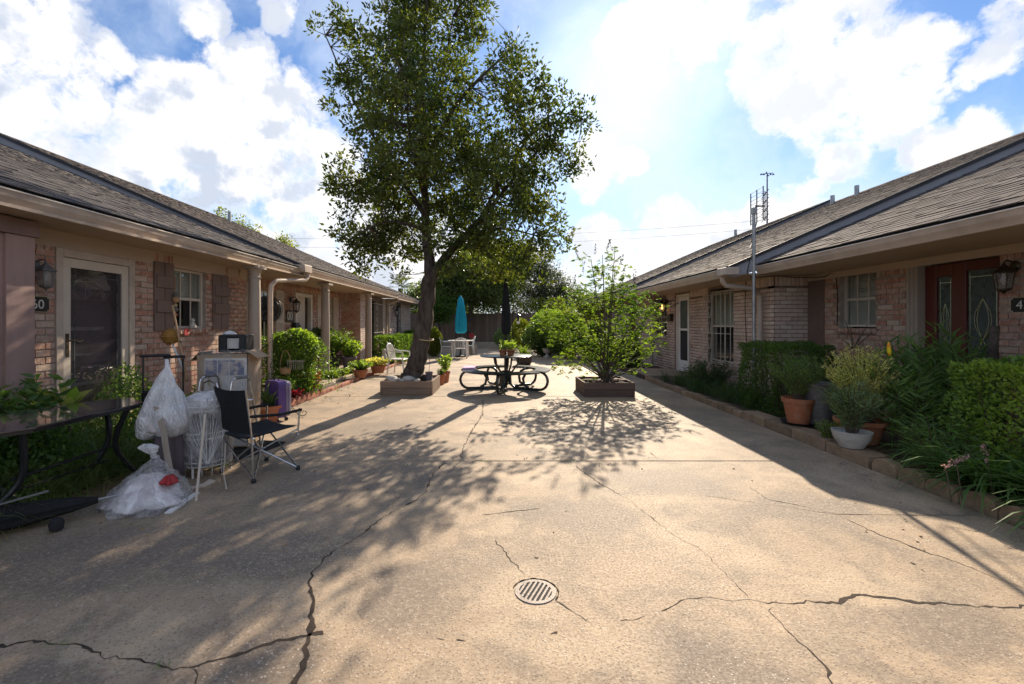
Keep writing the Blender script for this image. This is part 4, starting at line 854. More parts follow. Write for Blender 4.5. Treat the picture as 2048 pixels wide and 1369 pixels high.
# chaste tree
YC = 9.35; SC_ = F/YC
def CP(px, py, dy=0.0): return ((px-CX)/SC_, YC+dy, H+(CY-py)/SC_)
t = thing('flowering_shrub', 'light green multi stemmed shrub with dark seed spikes growing in the dark planter', 'shrub', CP(1212, 766))
b = MB(); tips = []
for (ex, ey, dy) in [(1205, 510, 0), (1235, 500, .2), (1180, 520, -.1), (1150, 580, .2), (1110, 610, -.2), (1090, 650, .2), (1130, 690, .4), (1260, 560, .2), (1310, 610, -.1), (1330, 625, .2), (1300, 690, .1), (1320, 700, .3), (1250, 640, -.5), (1180, 640, -.5), (1210, 600, .5), (1160, 660, .5), (1270, 660, .5), (1140, 720, -.3), (1285, 730, -.2), (1225, 540, -.2)]:
    P = [CP(1212+random.uniform(-6, 6), 765), CP(1212+(ex-1212)*.25, 765+(ey-765)*.35, dy*.3), CP(1212+(ex-1212)*.65, 765+(ey-765)*.72, dy*.8), CP(ex, ey, dy)]
    q = curve_pts(P, 4); b.tube(q, [.018*(1-i/len(q))+.004 for i in range(len(q))], 5); tips.append(q)
b.build('stem', 'twig', t, smooth='all')
Pn = []; Dn = []; Ln = []
spk = MB()
for (px, py, r, dens) in [(1210, 640, 88, 500), (1120, 635, 38, 120), (1100, 650, 35, 90), (1150, 690, 48, 150), (1130, 730, 26, 40), (1290, 605, 30, 60), (1262, 660, 50, 160), (1270, 715, 36, 70), (1205, 575, 45, 110), (1218, 530, 26, 36), (1180, 545, 22, 22), (1150, 590, 26, 36), (1245, 585, 32, 60), (1305, 650, 30, 40), (1312, 690, 22, 24), (1325, 620, 14, 12), (1200, 720, 50, 110), (1255, 545, 16, 14), (1165, 520, 14, 10), (1222, 505, 12, 10)]:
    pts, d = ball_pts(int(dens*.9), CP(px, py), (r/SC_, max(.25, r/SC_*.8), r/SC_), .15)
    for p, dd in zip(pts, d):
        ax = unit((dd*np.array([1, 1, .3])+rng.normal(size=3)*.5+np.array([0, 0, .15]))[None])[0]
        nrm_ = unit((np.array([0, 0, 1.0])+rng.normal(size=3)*.45)[None])[0]; ax = unit((ax-nrm_*ax.dot(nrm_)*.8)[None])[0]; s = np.cross(nrm_, ax)
        for k in range(-3, 4):
            a = k*.42; Pn.append(p+rng.normal(size=3)*.004); Dn.append(ax*math.cos(a)+s*math.sin(a)-nrm_*.15); Ln.append(.115*(1-abs(k)*.13)*rng.uniform(.8, 1.15))
            if k == 0: Pn.append(p-ax*.06); Dn.append(ax); Ln.append(.07)
leaves('crown', np.array(Pn), np.array(Dn), np.array(Ln), np.array(Ln)*.22, 'chaste_leaf', t, fold=.12)
for (px, py, dx, ln) in [(1160, 505, -8, 18), (1190, 500, 0, 20), (1212, 492, 4, 20), (1215, 488, 10, 22), (1228, 492, -6, 24), (1237, 512, 10, 12), (1242, 520, 6, 22), (1244, 545, 8, 24), (1166, 540, 3, 26), (1146, 565, -4, 18), (1152, 560, 2, 22), (1204, 548, 2, 14), (1266, 560, -2, 22), (1273, 556, 2, 24), (1308, 598, -4, 18), (1322, 600, 6, 18), (1335, 602, 12, 16), (1348, 606, 16, 10), (1130, 700, 10, -22), (1312, 670, 2, -14), (1230, 600, 4, 20), (1190, 590, -4, 18)]:
    n = 60; a = np.array(CP(px, py+10, random.uniform(-.2, .2))); e = a+np.array([dx/SC_, 0, ln/SC_]); tt = rng.uniform(0, 1, n); C = a+(e-a)*tt[:, None]+rng.normal(size=(n, 3))*(.012*(1-tt*.6))[:, None]
    leaves('flower_spike', C, rng.normal(size=(n, 3))+np.array([0, 0, 1.2]), .022, .014, 'dark_spike', t)
# background trees
def simple_tree(name, label, Y, trunk, lobes, ncl, nl, cr, L, Wd, lm, r0=.15, group=None, twig=True):
    sc = F/Y; tp = [A(px, py, Y+dy) for px, py, dy in trunk[:1]]+[A(px, py, Y+dy) for px, py, dy in trunk[1:]]
    lb = [(*A(px, py, Y+random.uniform(-.6, .6)*r/sc), r/sc) for px, py, r in lobes]
    lm_ = [(tp, r0, r0*.35)]
    for l in lb: k = random.randint(len(tp)//2, len(tp)-1); lm_.append(([tp[k], (Vector(tp[k])+Vector(l[:3]))/2+Vector((0, 0, .1)), l[:3]], r0*.4, r0*.08))
    return tree(name, label, 'tree', tuple(tp[0]), lm_, lb, ncl, nl, cr, L, Wd, lm, twig=twig, group=group, twr=.012)
simple_tree('leafy_tree', 'dark spreading tree behind the closed teal parasol, its trunk before the fence', 28.3, [(940, 693, 0), (938, 650, 0), (944, 610, 0), (958, 575, 0)], [(900, 560, 38), (930, 540, 34), (965, 560, 40), (1000, 575, 34), (880, 590, 30), (940, 585, 36), (990, 590, 25)], 520, 26, .55, .2, .11, 'back_leaf', .22)
simple_tree('leafy_tree', 'bright yellow green tree seen under the right side of the big crown', 33, [(1010, 660, 0), (1005, 600, 0), (990, 560, 0)], [(980, 520, 42), (1015, 540, 45), (950, 510, 34), (1040, 520, 34), (1000, 560, 40), (935, 545, 30)], 460, 24, .6, .24, .13, 'yellow_back_leaf', .2)
simple_tree('leafy_tree', 'grey green fine leaved tree behind the fence left of the flowering shrub', 35, [(1080, 660, 0), (1082, 600, 0), (1085, 550, 0)], [(1070, 560, 40), (1100, 575, 40), (1085, 530, 26), (1120, 600, 30), (1050, 590, 30), (1060, 540, 22), (1125, 580, 20), (1095, 610, 40)], 560, 30, .55, .17, .06, 'grey_leaf', .2)
simple_tree('leafy_tree', 'dark bushy tree behind the fence just right of the leaning trunk', 34, [(885, 650, 0), (888, 610, 0)], [(880, 600, 30), (905, 610, 34), (860, 620, 24), (885, 570, 24), (915, 590, 30)], 380, 26, .55, .2, .1, 'back_leaf', .2)
simple_tree('leafy_tree', 'tree whose sparse tips show above the middle left roof', 32, [(480, 640, 0), (490, 560, 0), (495, 480, 0)], [(482, 452, 14), (508, 462, 12), (470, 470, 18), (500, 490, 24), (530, 500, 20), (438, 428, 7), (445, 445, 10)], 130, 18, .5, .2, .09, 'yellow_back_leaf', .12)
simple_tree('leafy_tree', 'small tree top showing over the left roof beside a vent pipe', 33, [(570, 640, 0), (568, 560, 0)], [(565, 480, 9), (575, 492, 12), (556, 490, 8), (570, 510, 16)], 60, 18, .45, .2, .09, 'yellow_back_leaf', .1)
simple_tree('leafy_tree', 'dark tree beyond the far left roof behind the leaning trunk', 40, [(835, 650, 0), (835, 620, 0)], [(832, 588, 16), (850, 575, 14), (820, 600, 14), (845, 600, 20), (800, 600, 12), (838, 632, 20), (860, 640, 22), (845, 660, 18)], 300, 22, .6, .24, .11, 'back_leaf', .15)
simple_tree('leafy_tree', 'distant dark tree at the end of the right roofs', 42, [(1160, 650, 0), (1160, 610, 0)], [(1150, 600, 22), (1180, 610, 24), (1200, 620, 22), (1135, 615, 20)], 260, 22, .6, .22, .1, 'back_leaf', .15)
simple_tree('crepe_tree', 'small many stemmed tree with green crown in front of the left of the fence', 27, [(884, 690, 0), (880, 665, 0), (874, 640, 0)], [(875, 625, 20), (888, 612, 20), (868, 600, 16), (892, 635, 14), (862, 640, 10)], 150, 22, .35, .15, .08, 'hedge_leaf', .07)
t = thing('climbing_vine', 'yellow green leafy hedge growing along behind the fence top', 'vine', (1, 30.8, .2))
P = np.stack([rng.uniform(-3.5, 4.2, 5200), rng.uniform(30.3, 31.6, 5200), 1.0+rng.uniform(0, 1, 5200)**.7*(2.0+.3*np.sin(np.arange(5200)))], 1); leaves('foliage', P, rng.normal(size=(5200, 3)), .16, .1, 'yellow_back_leaf', t)
b = MB()
for x in np.arange(-3.4, 4.2, .5): b.tube([(x, 31, .2), (x+random.uniform(-.3, .3), 31, 1.5), (x+random.uniform(-.5, .5), 31, 2.6)], [.03, .02, .01], 5)
b.build('stem', 'twig', t)
# palm
t = thing('palm_tree', 'feathery palm rising behind the far left roof', 'palm', (-10.4, 46, 0)); b = MB(); b.tube([(-10.4, 46, 0), (-10.3, 46, 2.5), (-10.3, 46, 5.0)], [.3, .25, .25], 10); b.build('trunk', 'bark', t)
Pp = []; Dp = []; Lp = []
for k in range(34):
    az = random.uniform(0, 6.28); el = random.uniform(-.1, 1.35); p = np.array([-10.3, 46, 5.1]); d = np.array([math.cos(az)*math.cos(el), math.sin(az)*math.cos(el), math.sin(el)])
    for j in range(12):
        p = p+d*.17; d = d-np.array([0, 0, .055*j*.3]); s = np.array([-math.sin(az), math.cos(az), 0])
        for sg in (-1, 1): Pp.append(p); Dp.append(d*.6+s*sg+np.array([0, 0, .2])); Lp.append(.5*(1-abs(j-5)/9))
leaves('frond', np.array(Pp), np.array(Dp), np.array(Lp), .05, 'palm_leaf', t)
# far mast, wires, antenna
t = thing('light_mast', 'tall floodlight mast far away above the right roofs', 'light mast', (69.8, 120, 0)); b = MB(); b.tube([(69.8, 120, 0), (69.8, 120, 40.8)], [.35, .16], 8); b.build('pole', 'far_steel', t)
b = MB(); b.tube([(68.2, 120, 40.9), (71.4, 120, 41.2)], .09, 6); b.tube([(69.0, 119, 41.2), (70.6, 121, 40.9)], .09, 6); b.build('crossbar', 'far_steel', t)
for dx, dy in ((-1.6, 0), (-.9, 0), (.9, 0), (1.6, 0), (-.8, -1), (.8, 1)): b = MB(); b.lathe([(.08, .25), (.2, .1), (.32, -.1)], (69.8+dx, 120+dy, 40.8), 8); b.build('floodlight', 'far_steel', t)
for i, (l, r, lab) in enumerate((((0, 452), (1700, 424), 'upper power line crossing the sky behind the big tree'), ((0, 470), (1700, 440), 'lower power line crossing the sky behind the big tree'))):
    a, c = A(*l, 70), A(*r, 70); b = MB(); b.tube([a+(c-a)*k/20-Vector((0, 0, 3*(1-((k-10)/10)**2))) for k in range(21)], .018, 4); tag(b.build('power_line', 'far_steel', loc=tuple(a)), lab, 'power line', 'power lines in the sky')
t = thing('tv_antenna', 'grid television antenna on a tall grey pole in front of the right gutter', 'antenna', (4.17, 7.55, 0)); b = MB(); b.tube([(4.17, 7.55, 0), (4.17, 7.55, 3.34)], .026, 10); b.build('pole', 'galvanised', t, smooth=True)
b = MB(); R = Matrix.Rotation(math.radians(85), 3, 'Z'); c = Vector((4.22, 7.55, 3.38))
for u in (-.22, 0, .22): b.tube([c+R @ Vector((u, 0, -.27)), c+R @ Vector((u, 0, .27))], .009, 6)
for z in np.linspace(-.26, .26, 9): b.tube([c+R @ Vector((-.23, 0, z)), c+R @ Vector((.23, 0, z))], .004, 5)
b.build('reflector', 'black_metal', t)
b = MB(); b.tube([c+R @ Vector((0, -.13, -.25)), c+R @ Vector((0, -.13, .25))], .008, 6); b.tube([c+R @ Vector((0, 0, 0)), c+R @ Vector((0, -.13, 0))], .012, 6)
for z in (-.2, -.07, .07, .2):
    for sg in (-1, 1):
        for e in (-.045, .045): b.tube([c+R @ Vector((0, -.13, z)), c+R @ Vector((sg*.12, -.13, z+e))], .006, 5)
b.build('bow_tie', 'black_metal', t)
b = MB(); b.box((4.17, 7.55, 3.30), (.07, .09, .1)); b.build('clamp', 'galvanised', t)
b = MB(); b.tube(curve_pts([(4.2, 7.55, 3.4), (4.25, 7.6, 3.15), (4.5, 8.2, 3.0), (4.55, 8.3, 2.9), (4.3, 7.9, 2.75), (4.2, 7.6, 2.7), (4.12, 7.6, 2.45), (4.3, 7.9, 2.25), (4.9, 8.1, 2.28), (5.4, 8.2, 2.26), (5.55, 7.9, 2.24), (5.58, 7.62, 2.22), (5.59, 7.6, 1.4)], 6), .008, 5); tag(b.build('cable', 'cable', loc=(4.2, 7.55, 3.4)), 'thin black cable looping from the antenna along the brick wall', 'cable')
b = MB(); b.tube(curve_pts([(4.98, 9.3, 2.3), (4.985, 9.35, 1.8), (4.98, 9.3, 1.0), (4.97, 9.4, .5), (4.9, 9.5, .1)], 6), .008, 5); tag(b.build('cable', 'cable', loc=(4.98, 9.3, 2.3)), 'black cable hanging down the pale brick left of the downspout', 'cable')
# ================================================================ PLANTS
def pot_prof(r, h, rim=.05, rb=.68): return [(r*rb, 0), (r*.94, h-rim), (r*1.04, h-rim), (r*1.06, h), (r*.94, h), (r*.92, h-.03)]
def make_pot(t, c, r, h, m='terracotta', saucer=None, prof=None):
    b = MB(); b.lathe(prof or pot_prof(r, h, max(.025, h*.17)), c, 28); b.build('pot', m, t, smooth=True)
    b = MB(); b.lathe([(.001, 0), (r*.93, 0), (r*.93, .012), (.001, .02)], (c[0], c[1], c[2]+h-.045), 20); b.build('soil', 'soil', t)
    if saucer: b = MB(); b.lathe([(r*.9, -.0), (r*1.12, .03), (r*1.08, .03), (r*.85, .008)], (c[0], c[1], c[2]-.01), 24); b.build('saucer', saucer, t, smooth=True)
def stems(t, c, n, hgt, spread, L, Wd, lm, per=22, curl=.4, name='foliage', stem=True, r0=.05, bend=1.3, up=.5, start=.15):
    P = []; Dd = []; b = MB(); S = []
    for k in range(n):
        az = random.uniform(0, 6.283); rr = spread*math.sqrt(random.random()); hh = hgt*random.uniform(.65, 1.05)*(1-.25*(rr/max(spread, .01))**2)
        a = Vector(c)+Vector((math.cos(az), math.sin(az), 0))*r0*random.random(); e = Vector(c)+Vector((math.cos(az)*rr, math.sin(az)*rr, hh)); m_ = a.lerp(e, .5)+Vector((-math.cos(az)*rr*.15, -math.sin(az)*rr*.15, hh*.12))
        q = [a, a.lerp(m_, .5), m_, m_.lerp(e, .5), e]; S.append((a, m_, e))
        if stem: b.tube([a, m_, e], [.004, .0035, .0015], 3, cap=False)
        for j in range(per):
            u = start+(1-start)*(j+random.random())/per; p = a.lerp(m_, u).lerp(m_.lerp(e, u), u); P.append(p); al = random.uniform(0, 6.28); tg = (e-a).normalized()
            Dd.append(Vector((math.cos(al), math.sin(al), 0))+tg*up+Vector((0, 0, random.uniform(-.2, .2))))
    if stem: b.build('stem', 'twig', t)
    N = len(P); return leaves(name, np.array([tuple(p) for p in P]), np.array([tuple(p) for p in Dd]), L*rng.uniform(.7, 1.2, N), Wd*rng.uniform(.8, 1.2, N), lm, t)
def hedge(name, label, x0, x1, y0, y1, z0, z1, n, L, Wd, lm, wob=.05):
    t = thing(name, label, 'hedge', ((x0+x1)/2, (y0+y1)/2, z0)); c = np.array([(x0+x1)/2, (y0+y1)/2, (z0+z1)/2]); h = np.array([x1-x0, y1-y0, z1-z0])/2
    d = rng.uniform(-1, 1, (n, 3)); ax = rng.choice(3, n, p=np.array([h[1]*h[2], h[0]*h[2], h[0]*h[1]])/(h[1]*h[2]+h[0]*h[2]+h[0]*h[1])); sg = rng.choice([-1, 1], n); dep = 1-rng.exponential(.09, n)
    d[np.arange(n), ax] = sg*dep; P = c+d*h; P[:, 2] = np.maximum(P[:, 2], z0+.02)
    wv = wob*(np.sin(P[:, 0]*7+P[:, 1]*5)+np.sin(P[:, 1]*11+P[:, 2]*8+1)+.6*np.sin(P[:, 0]*17+P[:, 2]*13)); out = unit((d*(np.abs(d) > .8)).astype(float)+1e-3); P = P+out*wv[:, None]*.5
    DD = out*.8+rng.normal(size=(n, 3))*.6+np.array([0, 0, .4]); leaves('foliage', P, DD, L*rng.uniform(.7, 1.2, n), Wd, lm, t)
    b = MB()
    for k in range(26):
        p = Vector((random.uniform(x0+.1, x1-.1), random.uniform(y0+.1, y1-.1), z0)); e = p+Vector((random.uniform(-.2, .2), random.uniform(-.2, .2), (z1-z0)*random.uniform(.6, .95))); b.tube([p, p.lerp(e, .5)+Vector((random.uniform(-.06, .06), 0, 0)), e], [.012, .008, .004], 4)
    b.build('stem', 'twig', t); return t
hedge('clipped_hedge', 'dark clipped square hedge beside the downspout under the right antenna pole', 4.02, 4.9, 6.7, 7.78, .05, 1.10, 15000, .038, .022, 'hedge_leaf')
hedge('clipped_hedge', 'bright green clipped hedge at the right edge under the dark red door', 4.05, 5.0, 2.4, 4.2, .2, 1.08, 17000, .042, .026, 'bright_hedge_leaf', .07)
hedge('clipped_hedge', 'long dark hedge under the barred window of the far left house', -4.6, -3.85, 16.2, 19.5, .05, .95, 9000, .07, .045, 'hedge_leaf')
hedge('clipped_hedge', 'far squared hedge seen just right of the leaning trunk', -4.6, -3.5, 21, 25.0, .05, 1.05, 6000, .09, .055, 'hedge_leaf')
# right bed pots
t = thing('potted_plant', 'bushy fine leaved herb in a large terracotta pot on a dark saucer', 'potted plant', (3.9, 6.0, .115)); make_pot(t, (3.9, 6.0, .125), .185, .33, saucer='black_plastic')
stems(t, (3.9, 6.0, .42), 120, .62, .36, .055, .008, 'silver_leaf', 34, up=1.0).data.materials[0] = M['weed_leaf']
t = thing('potted_plant', 'grey green herb spilling over a low white bowl on the kerb stones', 'potted plant', (3.73, 4.86, .115)); make_pot(t, (3.73, 4.86, .118), .18, .17, 'pale_stone', prof=[(.11, 0), (.12, .02), (.165, .09), (.18, .15), (.185, .17), (.17, .17), (.165, .15)])
stems(t, (3.73, 4.86, .25), 95, .56, .30, .06, .011, 'silver_leaf', 26, up=.7)
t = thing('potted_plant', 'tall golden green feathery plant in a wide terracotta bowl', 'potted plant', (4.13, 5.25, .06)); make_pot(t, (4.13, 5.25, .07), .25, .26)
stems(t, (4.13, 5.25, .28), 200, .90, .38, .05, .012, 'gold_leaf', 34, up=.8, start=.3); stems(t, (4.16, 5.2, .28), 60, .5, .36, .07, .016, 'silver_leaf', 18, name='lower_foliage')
t = thing('planter_bowl', 'grey stone bowl half hidden between the terracotta pot and golden plant', 'planter', (4.16, 5.95, .06)); b = MB(); b.lathe([(.13, 0), (.19, .45), (.21, .56), (.23, .60), (.21, .60), (.18, .52)], (4.16, 5.95, .06), 24); b.build('bowl', 'lamp_grey', t, smooth=True)
b = MB(); b.lathe([(.001, 0), (.2, 0), (.2, .01), (.001, .015)], (4.16, 5.95, .6), 16); b.build('soil', 'soil', t)
t = thing('leafy_bush', 'large dark strappy leaved bush in front of the dark red door', 'bush', (4.85, 5.0, .05))
stems(t, (4.85, 5.0, .1), 62, 1.28, .66, .20, .022, 'strap_leaf', 26, up=.8, r0=.25, start=.25)
t = thing('leafy_bush', 'mid green strappy bush right behind the golden plant', 'bush', (4.5, 5.05, .05)); stems(t, (4.45, 4.95, .1), 40, .95, .42, .17, .02, 'strap_leaf', 24, up=.7, r0=.2, start=.15)
t = thing('leafy_bush', 'dark shaded shrub between the square hedge and the golden plant', 'bush', (4.75, 6.6, .05)); stems(t, (4.75, 6.55, .1), 60, .9, .4, .06, .03, 'hedge_leaf', 40, r0=.2)
t = thing('torch_lily', 'yellow and red torch flower standing above the golden plant', 'flower', (4.28, 5.0, .06)); b = MB(); p = A(1786, 745, 5.0); q = A(1779, 712, 5.0); b.tube([(4.28, 5.0, .06), (4.28, 5.0, .6), tuple(p), tuple(q)], [.008, .008, .007, .006], 6); b.build('stem', 'strap_leaf', t)
b = MB(); e = A(1777, 684, 5.0); b.tube([q, q.lerp(e, .3), q.lerp(e, .7), e], [.012, .022, .018, .004], 10); b.build('flower', 'yellow_petal', t, smooth='all')
def bedblades(name, label, cat, n, x0, x1, y0, y1, z, L, Wd, lm, lean=.5, droop=.6, excl=None, kind='stuff', loc=None):
    P = np.stack([rng.uniform(x0, x1, n), rng.uniform(y0, y1, n), np.full(n, z)], 1); o = blades(name, P, L*rng.uniform(.6, 1.25, n), Wd, lean*rng.uniform(.3, 1.4, n), lm, None, droop); return tag(o, label, cat, kind=kind)
def clumps(name, label, cat, cs, nb, L, Wd, lm, lean=.5, droop=.7, z=.06, r=.06, extra=None):
    out = []
    for i, (x, y) in enumerate(cs):
        s = random.uniform(.8, 1.2); t = thing(name, label[i] if isinstance(label, list) else label, cat, (x, y, z), None if isinstance(label, list) else label)
        a = rng.uniform(0, 6.28, nb); rr = r*np.sqrt(rng.uniform(0, 1, nb)); P = np.stack([x+np.cos(a)*rr, y+np.sin(a)*rr, np.full(nb, z)], 1)
        blades('foliage', P, L*s*rng.uniform(.6, 1.2, nb), Wd, lean*rng.uniform(.2, 1.6, nb), lm, t, droop, 5, az=a+rng.normal(0, .5, nb)); out.append(t)
    return out
cs = [(3.95+.32*(i % 3)+random.uniform(-.08, .08), 7.3+.34*(i//3)+random.uniform(-.1, .1)) for i in range(33)]
cs = [c for c in cs if not (c[0] > 4.05 and c[1] < 8.15)]
b_ = []
N = 60*len(cs); cc = np.repeat(np.array(cs), 60, 0); P = np.stack([cc[:, 0]+rng.normal(0, .07, N), cc[:, 1]+rng.normal(0, .07, N), np.full(N, .06)], 1)
tag(blades('tufted_grass', P, .46*rng.uniform(.6, 1.2, N), .012, .55*rng.uniform(.2, 1.5, N), 'liriope_leaf', None, .75), 'dark arching tufted grass filling the shaded right bed under the windows', 'tufted grass', kind='stuff')
t = thing('low_shrub', 'dark mounded shrub under the white storm door', 'shrub', (4.5, 9.8, .05)); stems(t, (4.4, 9.7, .05), 90, .62, .6, .07, .02, 'liriope_leaf', 26, r0=.35)
clumps('lily_clump', ['strappy green clump right of the low weeds by the scalloped edging', 'large strappy clump in front of the bright hedge', 'bright strappy clump at the right picture edge by the scalloped edging', 'dark strappy clump below the golden plant', 'strappy clump behind the scalloped blocks near the picture edge'],
       'clump plant', [(3.98, 3.7), (4.1, 3.25), (3.92, 2.95), (4.2, 4.35), (3.92, 2.6)], 170, .66, .03, 'strap_leaf', .6, .8, r=.15)
t = thing('low_weed', 'narrow leaved weed with a pale star top beside the white bowl', 'weed', (3.95, 4.2, .06)); stems(t, (3.98, 4.15, .06), 46, .55, .36, .10, .014, 'silver_leaf', 20, r0=.1).data.materials[0] = M['weed_leaf']
t = thing('low_weed', 'mid green narrow leaved weed by the first scalloped blocks', 'weed', (3.92, 3.85, .06)); stems(t, (3.92, 3.85, .06), 36, .36, .26, .10, .014, 'weed_leaf', 18, r0=.1)
t = thing('low_fern', 'small yellow green fern tuft left of the white bowl', 'fern', (3.72, 5.2, .1)); stems(t, (3.75, 5.25, .08), 40, .28, .16, .03, .006, 'gold_leaf', 26).data.materials[0] = M['bright_hedge_leaf']
for i, (px, py, lab) in enumerate([(1890, 935, 'pink dry flower spike leaning over the strappy clumps'), (1912, 925, 'second pink dry flower spike right beside the leaning one'), (1975, 925, 'upright faded flower spike behind the strappy clumps')]):
    t = thing('flower_spike', lab, 'flower', (3.95, 3.5, .06)); p = A(px, py, 3.5); b = MB(); b.tube([(p.x+.05, 3.5, .06), (p.x+.02, 3.5, .25), tuple(p)], .004, 5); b.build('stem', 'twig', t); n = 70; tt = rng.uniform(0, 1, n)
    dirv = np.array([.10 if i < 2 else -.03, 0, .05 if i < 2 else .14]); leaves('flower', np.array(p)+dirv*tt[:, None]+rng.normal(size=(n, 3))*.008, rng.normal(size=(n, 3)), .016, .010, 'pink_flower', t)
N = 900; P = np.stack([rng.uniform(3.76, 4.15, N), rng.uniform(2.0, 4.4, N), np.full(N, .06)], 1); tag(blades('dry_grass', P, .22*rng.uniform(.5, 1.3, N), .006, .7, 'dry_grass', None, .9), 'thin dry straw coloured blades along the scalloped edging', 'dry grass', kind='stuff')
b = MB()
for e in [(1700, 655), (1745, 665), (1720, 670), (1690, 640), (1685, 680), (1735, 650)]:
    p = A(e[0], e[1], 6.7); b.tube(curve_pts([(4.95, 6.85, .1), (4.98, 6.8, .8), (A(1705, 700, 6.75)), tuple(p)], 3), [.009]*4+[.006]*5+[.003], 5)
tag(b.build('bare_branches', 'twig', loc=(4.95, 6.85, .1)), 'bare dark branches against the brick below the right window', 'branches')
b = MB(); b.tube(curve_pts([(5.2, 4.75, .1), (5.22, 4.78, .8), (5.17, 4.8, 1.1), A(1990, 655, 4.85)], 4), [.05]*5+[.045]*5+[.04]*3, 9); tag(b.build('dead_trunk', 'bark', loc=(5.2, 4.75, .1), smooth='all'), 'short bare dead trunk leaning on the brick by the number plaque', 'trunk')
# left beds: weeds at the near left
N = 7500; x = -4.78+rng.beta(1.6, 1.1, N)*1.32; y = rng.uniform(2.0, 5.0, N); P = np.stack([x, y, np.full(N, .035)], 1)
tag(blades('long_grass', P, rng.uniform(.2, .55, N), .008, rng.uniform(.1, 1.1, N), 'grass_blade', None, .8, 5), 'overgrown long green grass in the near left bed under the glass table', 'long grass', kind='stuff')
N = 420; P = np.stack([rng.uniform(-3.75, -3.3, N), rng.uniform(2.3, 4.6, N), np.full(N, .01)], 1)
tag(blades('dry_grass', P, rng.uniform(.15, .42, N), .006, rng.uniform(.6, 1.4, N), 'dry_grass', None, .6, 5), 'dry straw grass spilling from the left bed onto the concrete', 'dry grass', kind='stuff')
N = 24000; P = np.stack([-4.78+rng.uniform(0, 1, N)**1.3*1.15, rng.uniform(2.2, 5.9, N), .05+rng.uniform(0, 1, N)**1.1*.60], 1); P[:, 2] *= np.clip((-3.3-P[:, 0])*1.1, .25, 1.3)*(.75+.35*np.sin(P[:, 1]*5+P[:, 0]*3))
tag(leaves('weed_cover', P, rng.normal(size=(N, 3))*.7+np.array([0, 0, .4]), rng.uniform(.025, .06, N), .024, 'weed_leaf'), 'tangle of small leaved green weeds in the near left bed', 'weeds', kind='stuff')
t = thing('leafy_plant', 'tall green leafy plant in front of the pink siding', 'plant', (-4.2, 4.25, .04)); stems(t, (-4.25, 4.1, .04), 22, 1.05, .28, .13, .045, 'weed_leaf', 18, r0=.12, start=.35)
t = thing('leafy_plant', 'leafy weeds at the left picture edge behind the glass table', 'plant', (-4.4, 3.9, .04)); stems(t, (-4.42, 3.85, .04), 40, .78, .3, .07, .035, 'weed_leaf', 26, r0=.2, start=.3)
t = thing('croton_plant', 'broad leaved plant with yellow and orange leaves behind the glass table', 'plant', (-4.1, 4.3, .04)); c = A(140, 812, 4.3); b = MB(); b.tube([(-4.1, 4.3, .04), tuple(c)], .01, 6); b.build('stem', 'twig', t)
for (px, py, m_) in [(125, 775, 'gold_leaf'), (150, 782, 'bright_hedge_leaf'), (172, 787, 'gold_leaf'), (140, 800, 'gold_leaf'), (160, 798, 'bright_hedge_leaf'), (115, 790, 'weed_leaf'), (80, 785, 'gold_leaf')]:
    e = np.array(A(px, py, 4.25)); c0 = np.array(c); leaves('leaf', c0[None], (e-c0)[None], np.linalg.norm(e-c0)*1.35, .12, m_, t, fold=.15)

N = 900; P = np.stack([rng.uniform(-3.55, -2.75, N), rng.uniform(4.45, 5.5, N), np.full(N, .004)], 1); P = P[(P[:, 0]+3.6) < (5.6-P[:, 1])*.9]
tag(blades('grass_tuft', P, rng.uniform(.06, .2, len(P)), .008, rng.uniform(.2, 1.1, len(P)), 'grass_blade', None, .6, 4), 'ragged grass growing over the slab edge under the hamper and camp chair', 'grass', kind='stuff')
# ================================================================ FURNITURE AND THINGS
def RZ(a): return Matrix.Rotation(a, 3, 'Z')
# ---- wall fittings
lamp('wall_lantern', 'weathered grey lantern on the brick between pink siding and storm door', (-4.835, 4.70, 2.04), (1, 0, 0), .92, 'lamp_grey')
lamp('wall_lantern', 'dark brown lantern above the number plaque right of the red door', (5.61, 4.97, 2.06), (-1, 0, 0), 1.05, 'brass_dark')
lamp('wall_lantern', 'small black lantern beside the ajar door under the left porch', (-5.48, 11.75, 2.05), (1, 0, 0), 1.2)
lamp('wall_lantern', 'black lantern on the pale brick of the far left house', (-4.84, 20.1, 2.1), (1, 0, 0), 1.3)
lamp('wall_lantern', 'glowing amber lantern left of the white storm door on the right', (4.985, 13.75, 2.1), (-1, 0, 0), 1.3, 'brass_dark', True)
def plaque(name, label, P, N, w, h, txt, size, ox):
    P = Vector(P); N = Vector(N); t = thing(name, label, 'house number', P); U = Vector((0, 0, 1)).cross(N)
    def bx(dx, w_, h_, d0, d1): b = MB(); b.span(P+U*(dx-w_/2)+Vector((0, 0, -h_/2))+N*d0, P+U*(dx+w_/2)+Vector((0, 0, h_/2))+N*d1); return b
    bx(0, w+.016, h-.02, 0, .008).build('border', 'gold_line', t); bx(0, w-.024, h+.016, 0, .0075).build('border', 'gold_line', t)
    bx(0, w, h-.035, .0, .012).build('plate', 'plaque_black', t); bx(0, w-.04, h, 0, .0118).build('plate', 'plaque_black', t)
    text(txt, P+U*ox+Vector((0, 0, -size*.34))+N*.0125, N, size, 'white_paint', t, .002); return t
plaque('number_plaque', 'black plaque reading 60 under the grey lantern beside the storm door', (-4.835, 4.72, 1.635), (1, 0, 0), .24, .155, '60', .135, -.065)
plaque('number_plaque', 'black plaque reading 43 on the brick right of the red door', (5.61, 4.86, 1.635), (-1, 0, 0), .30, .155, '43', .135, -.10)
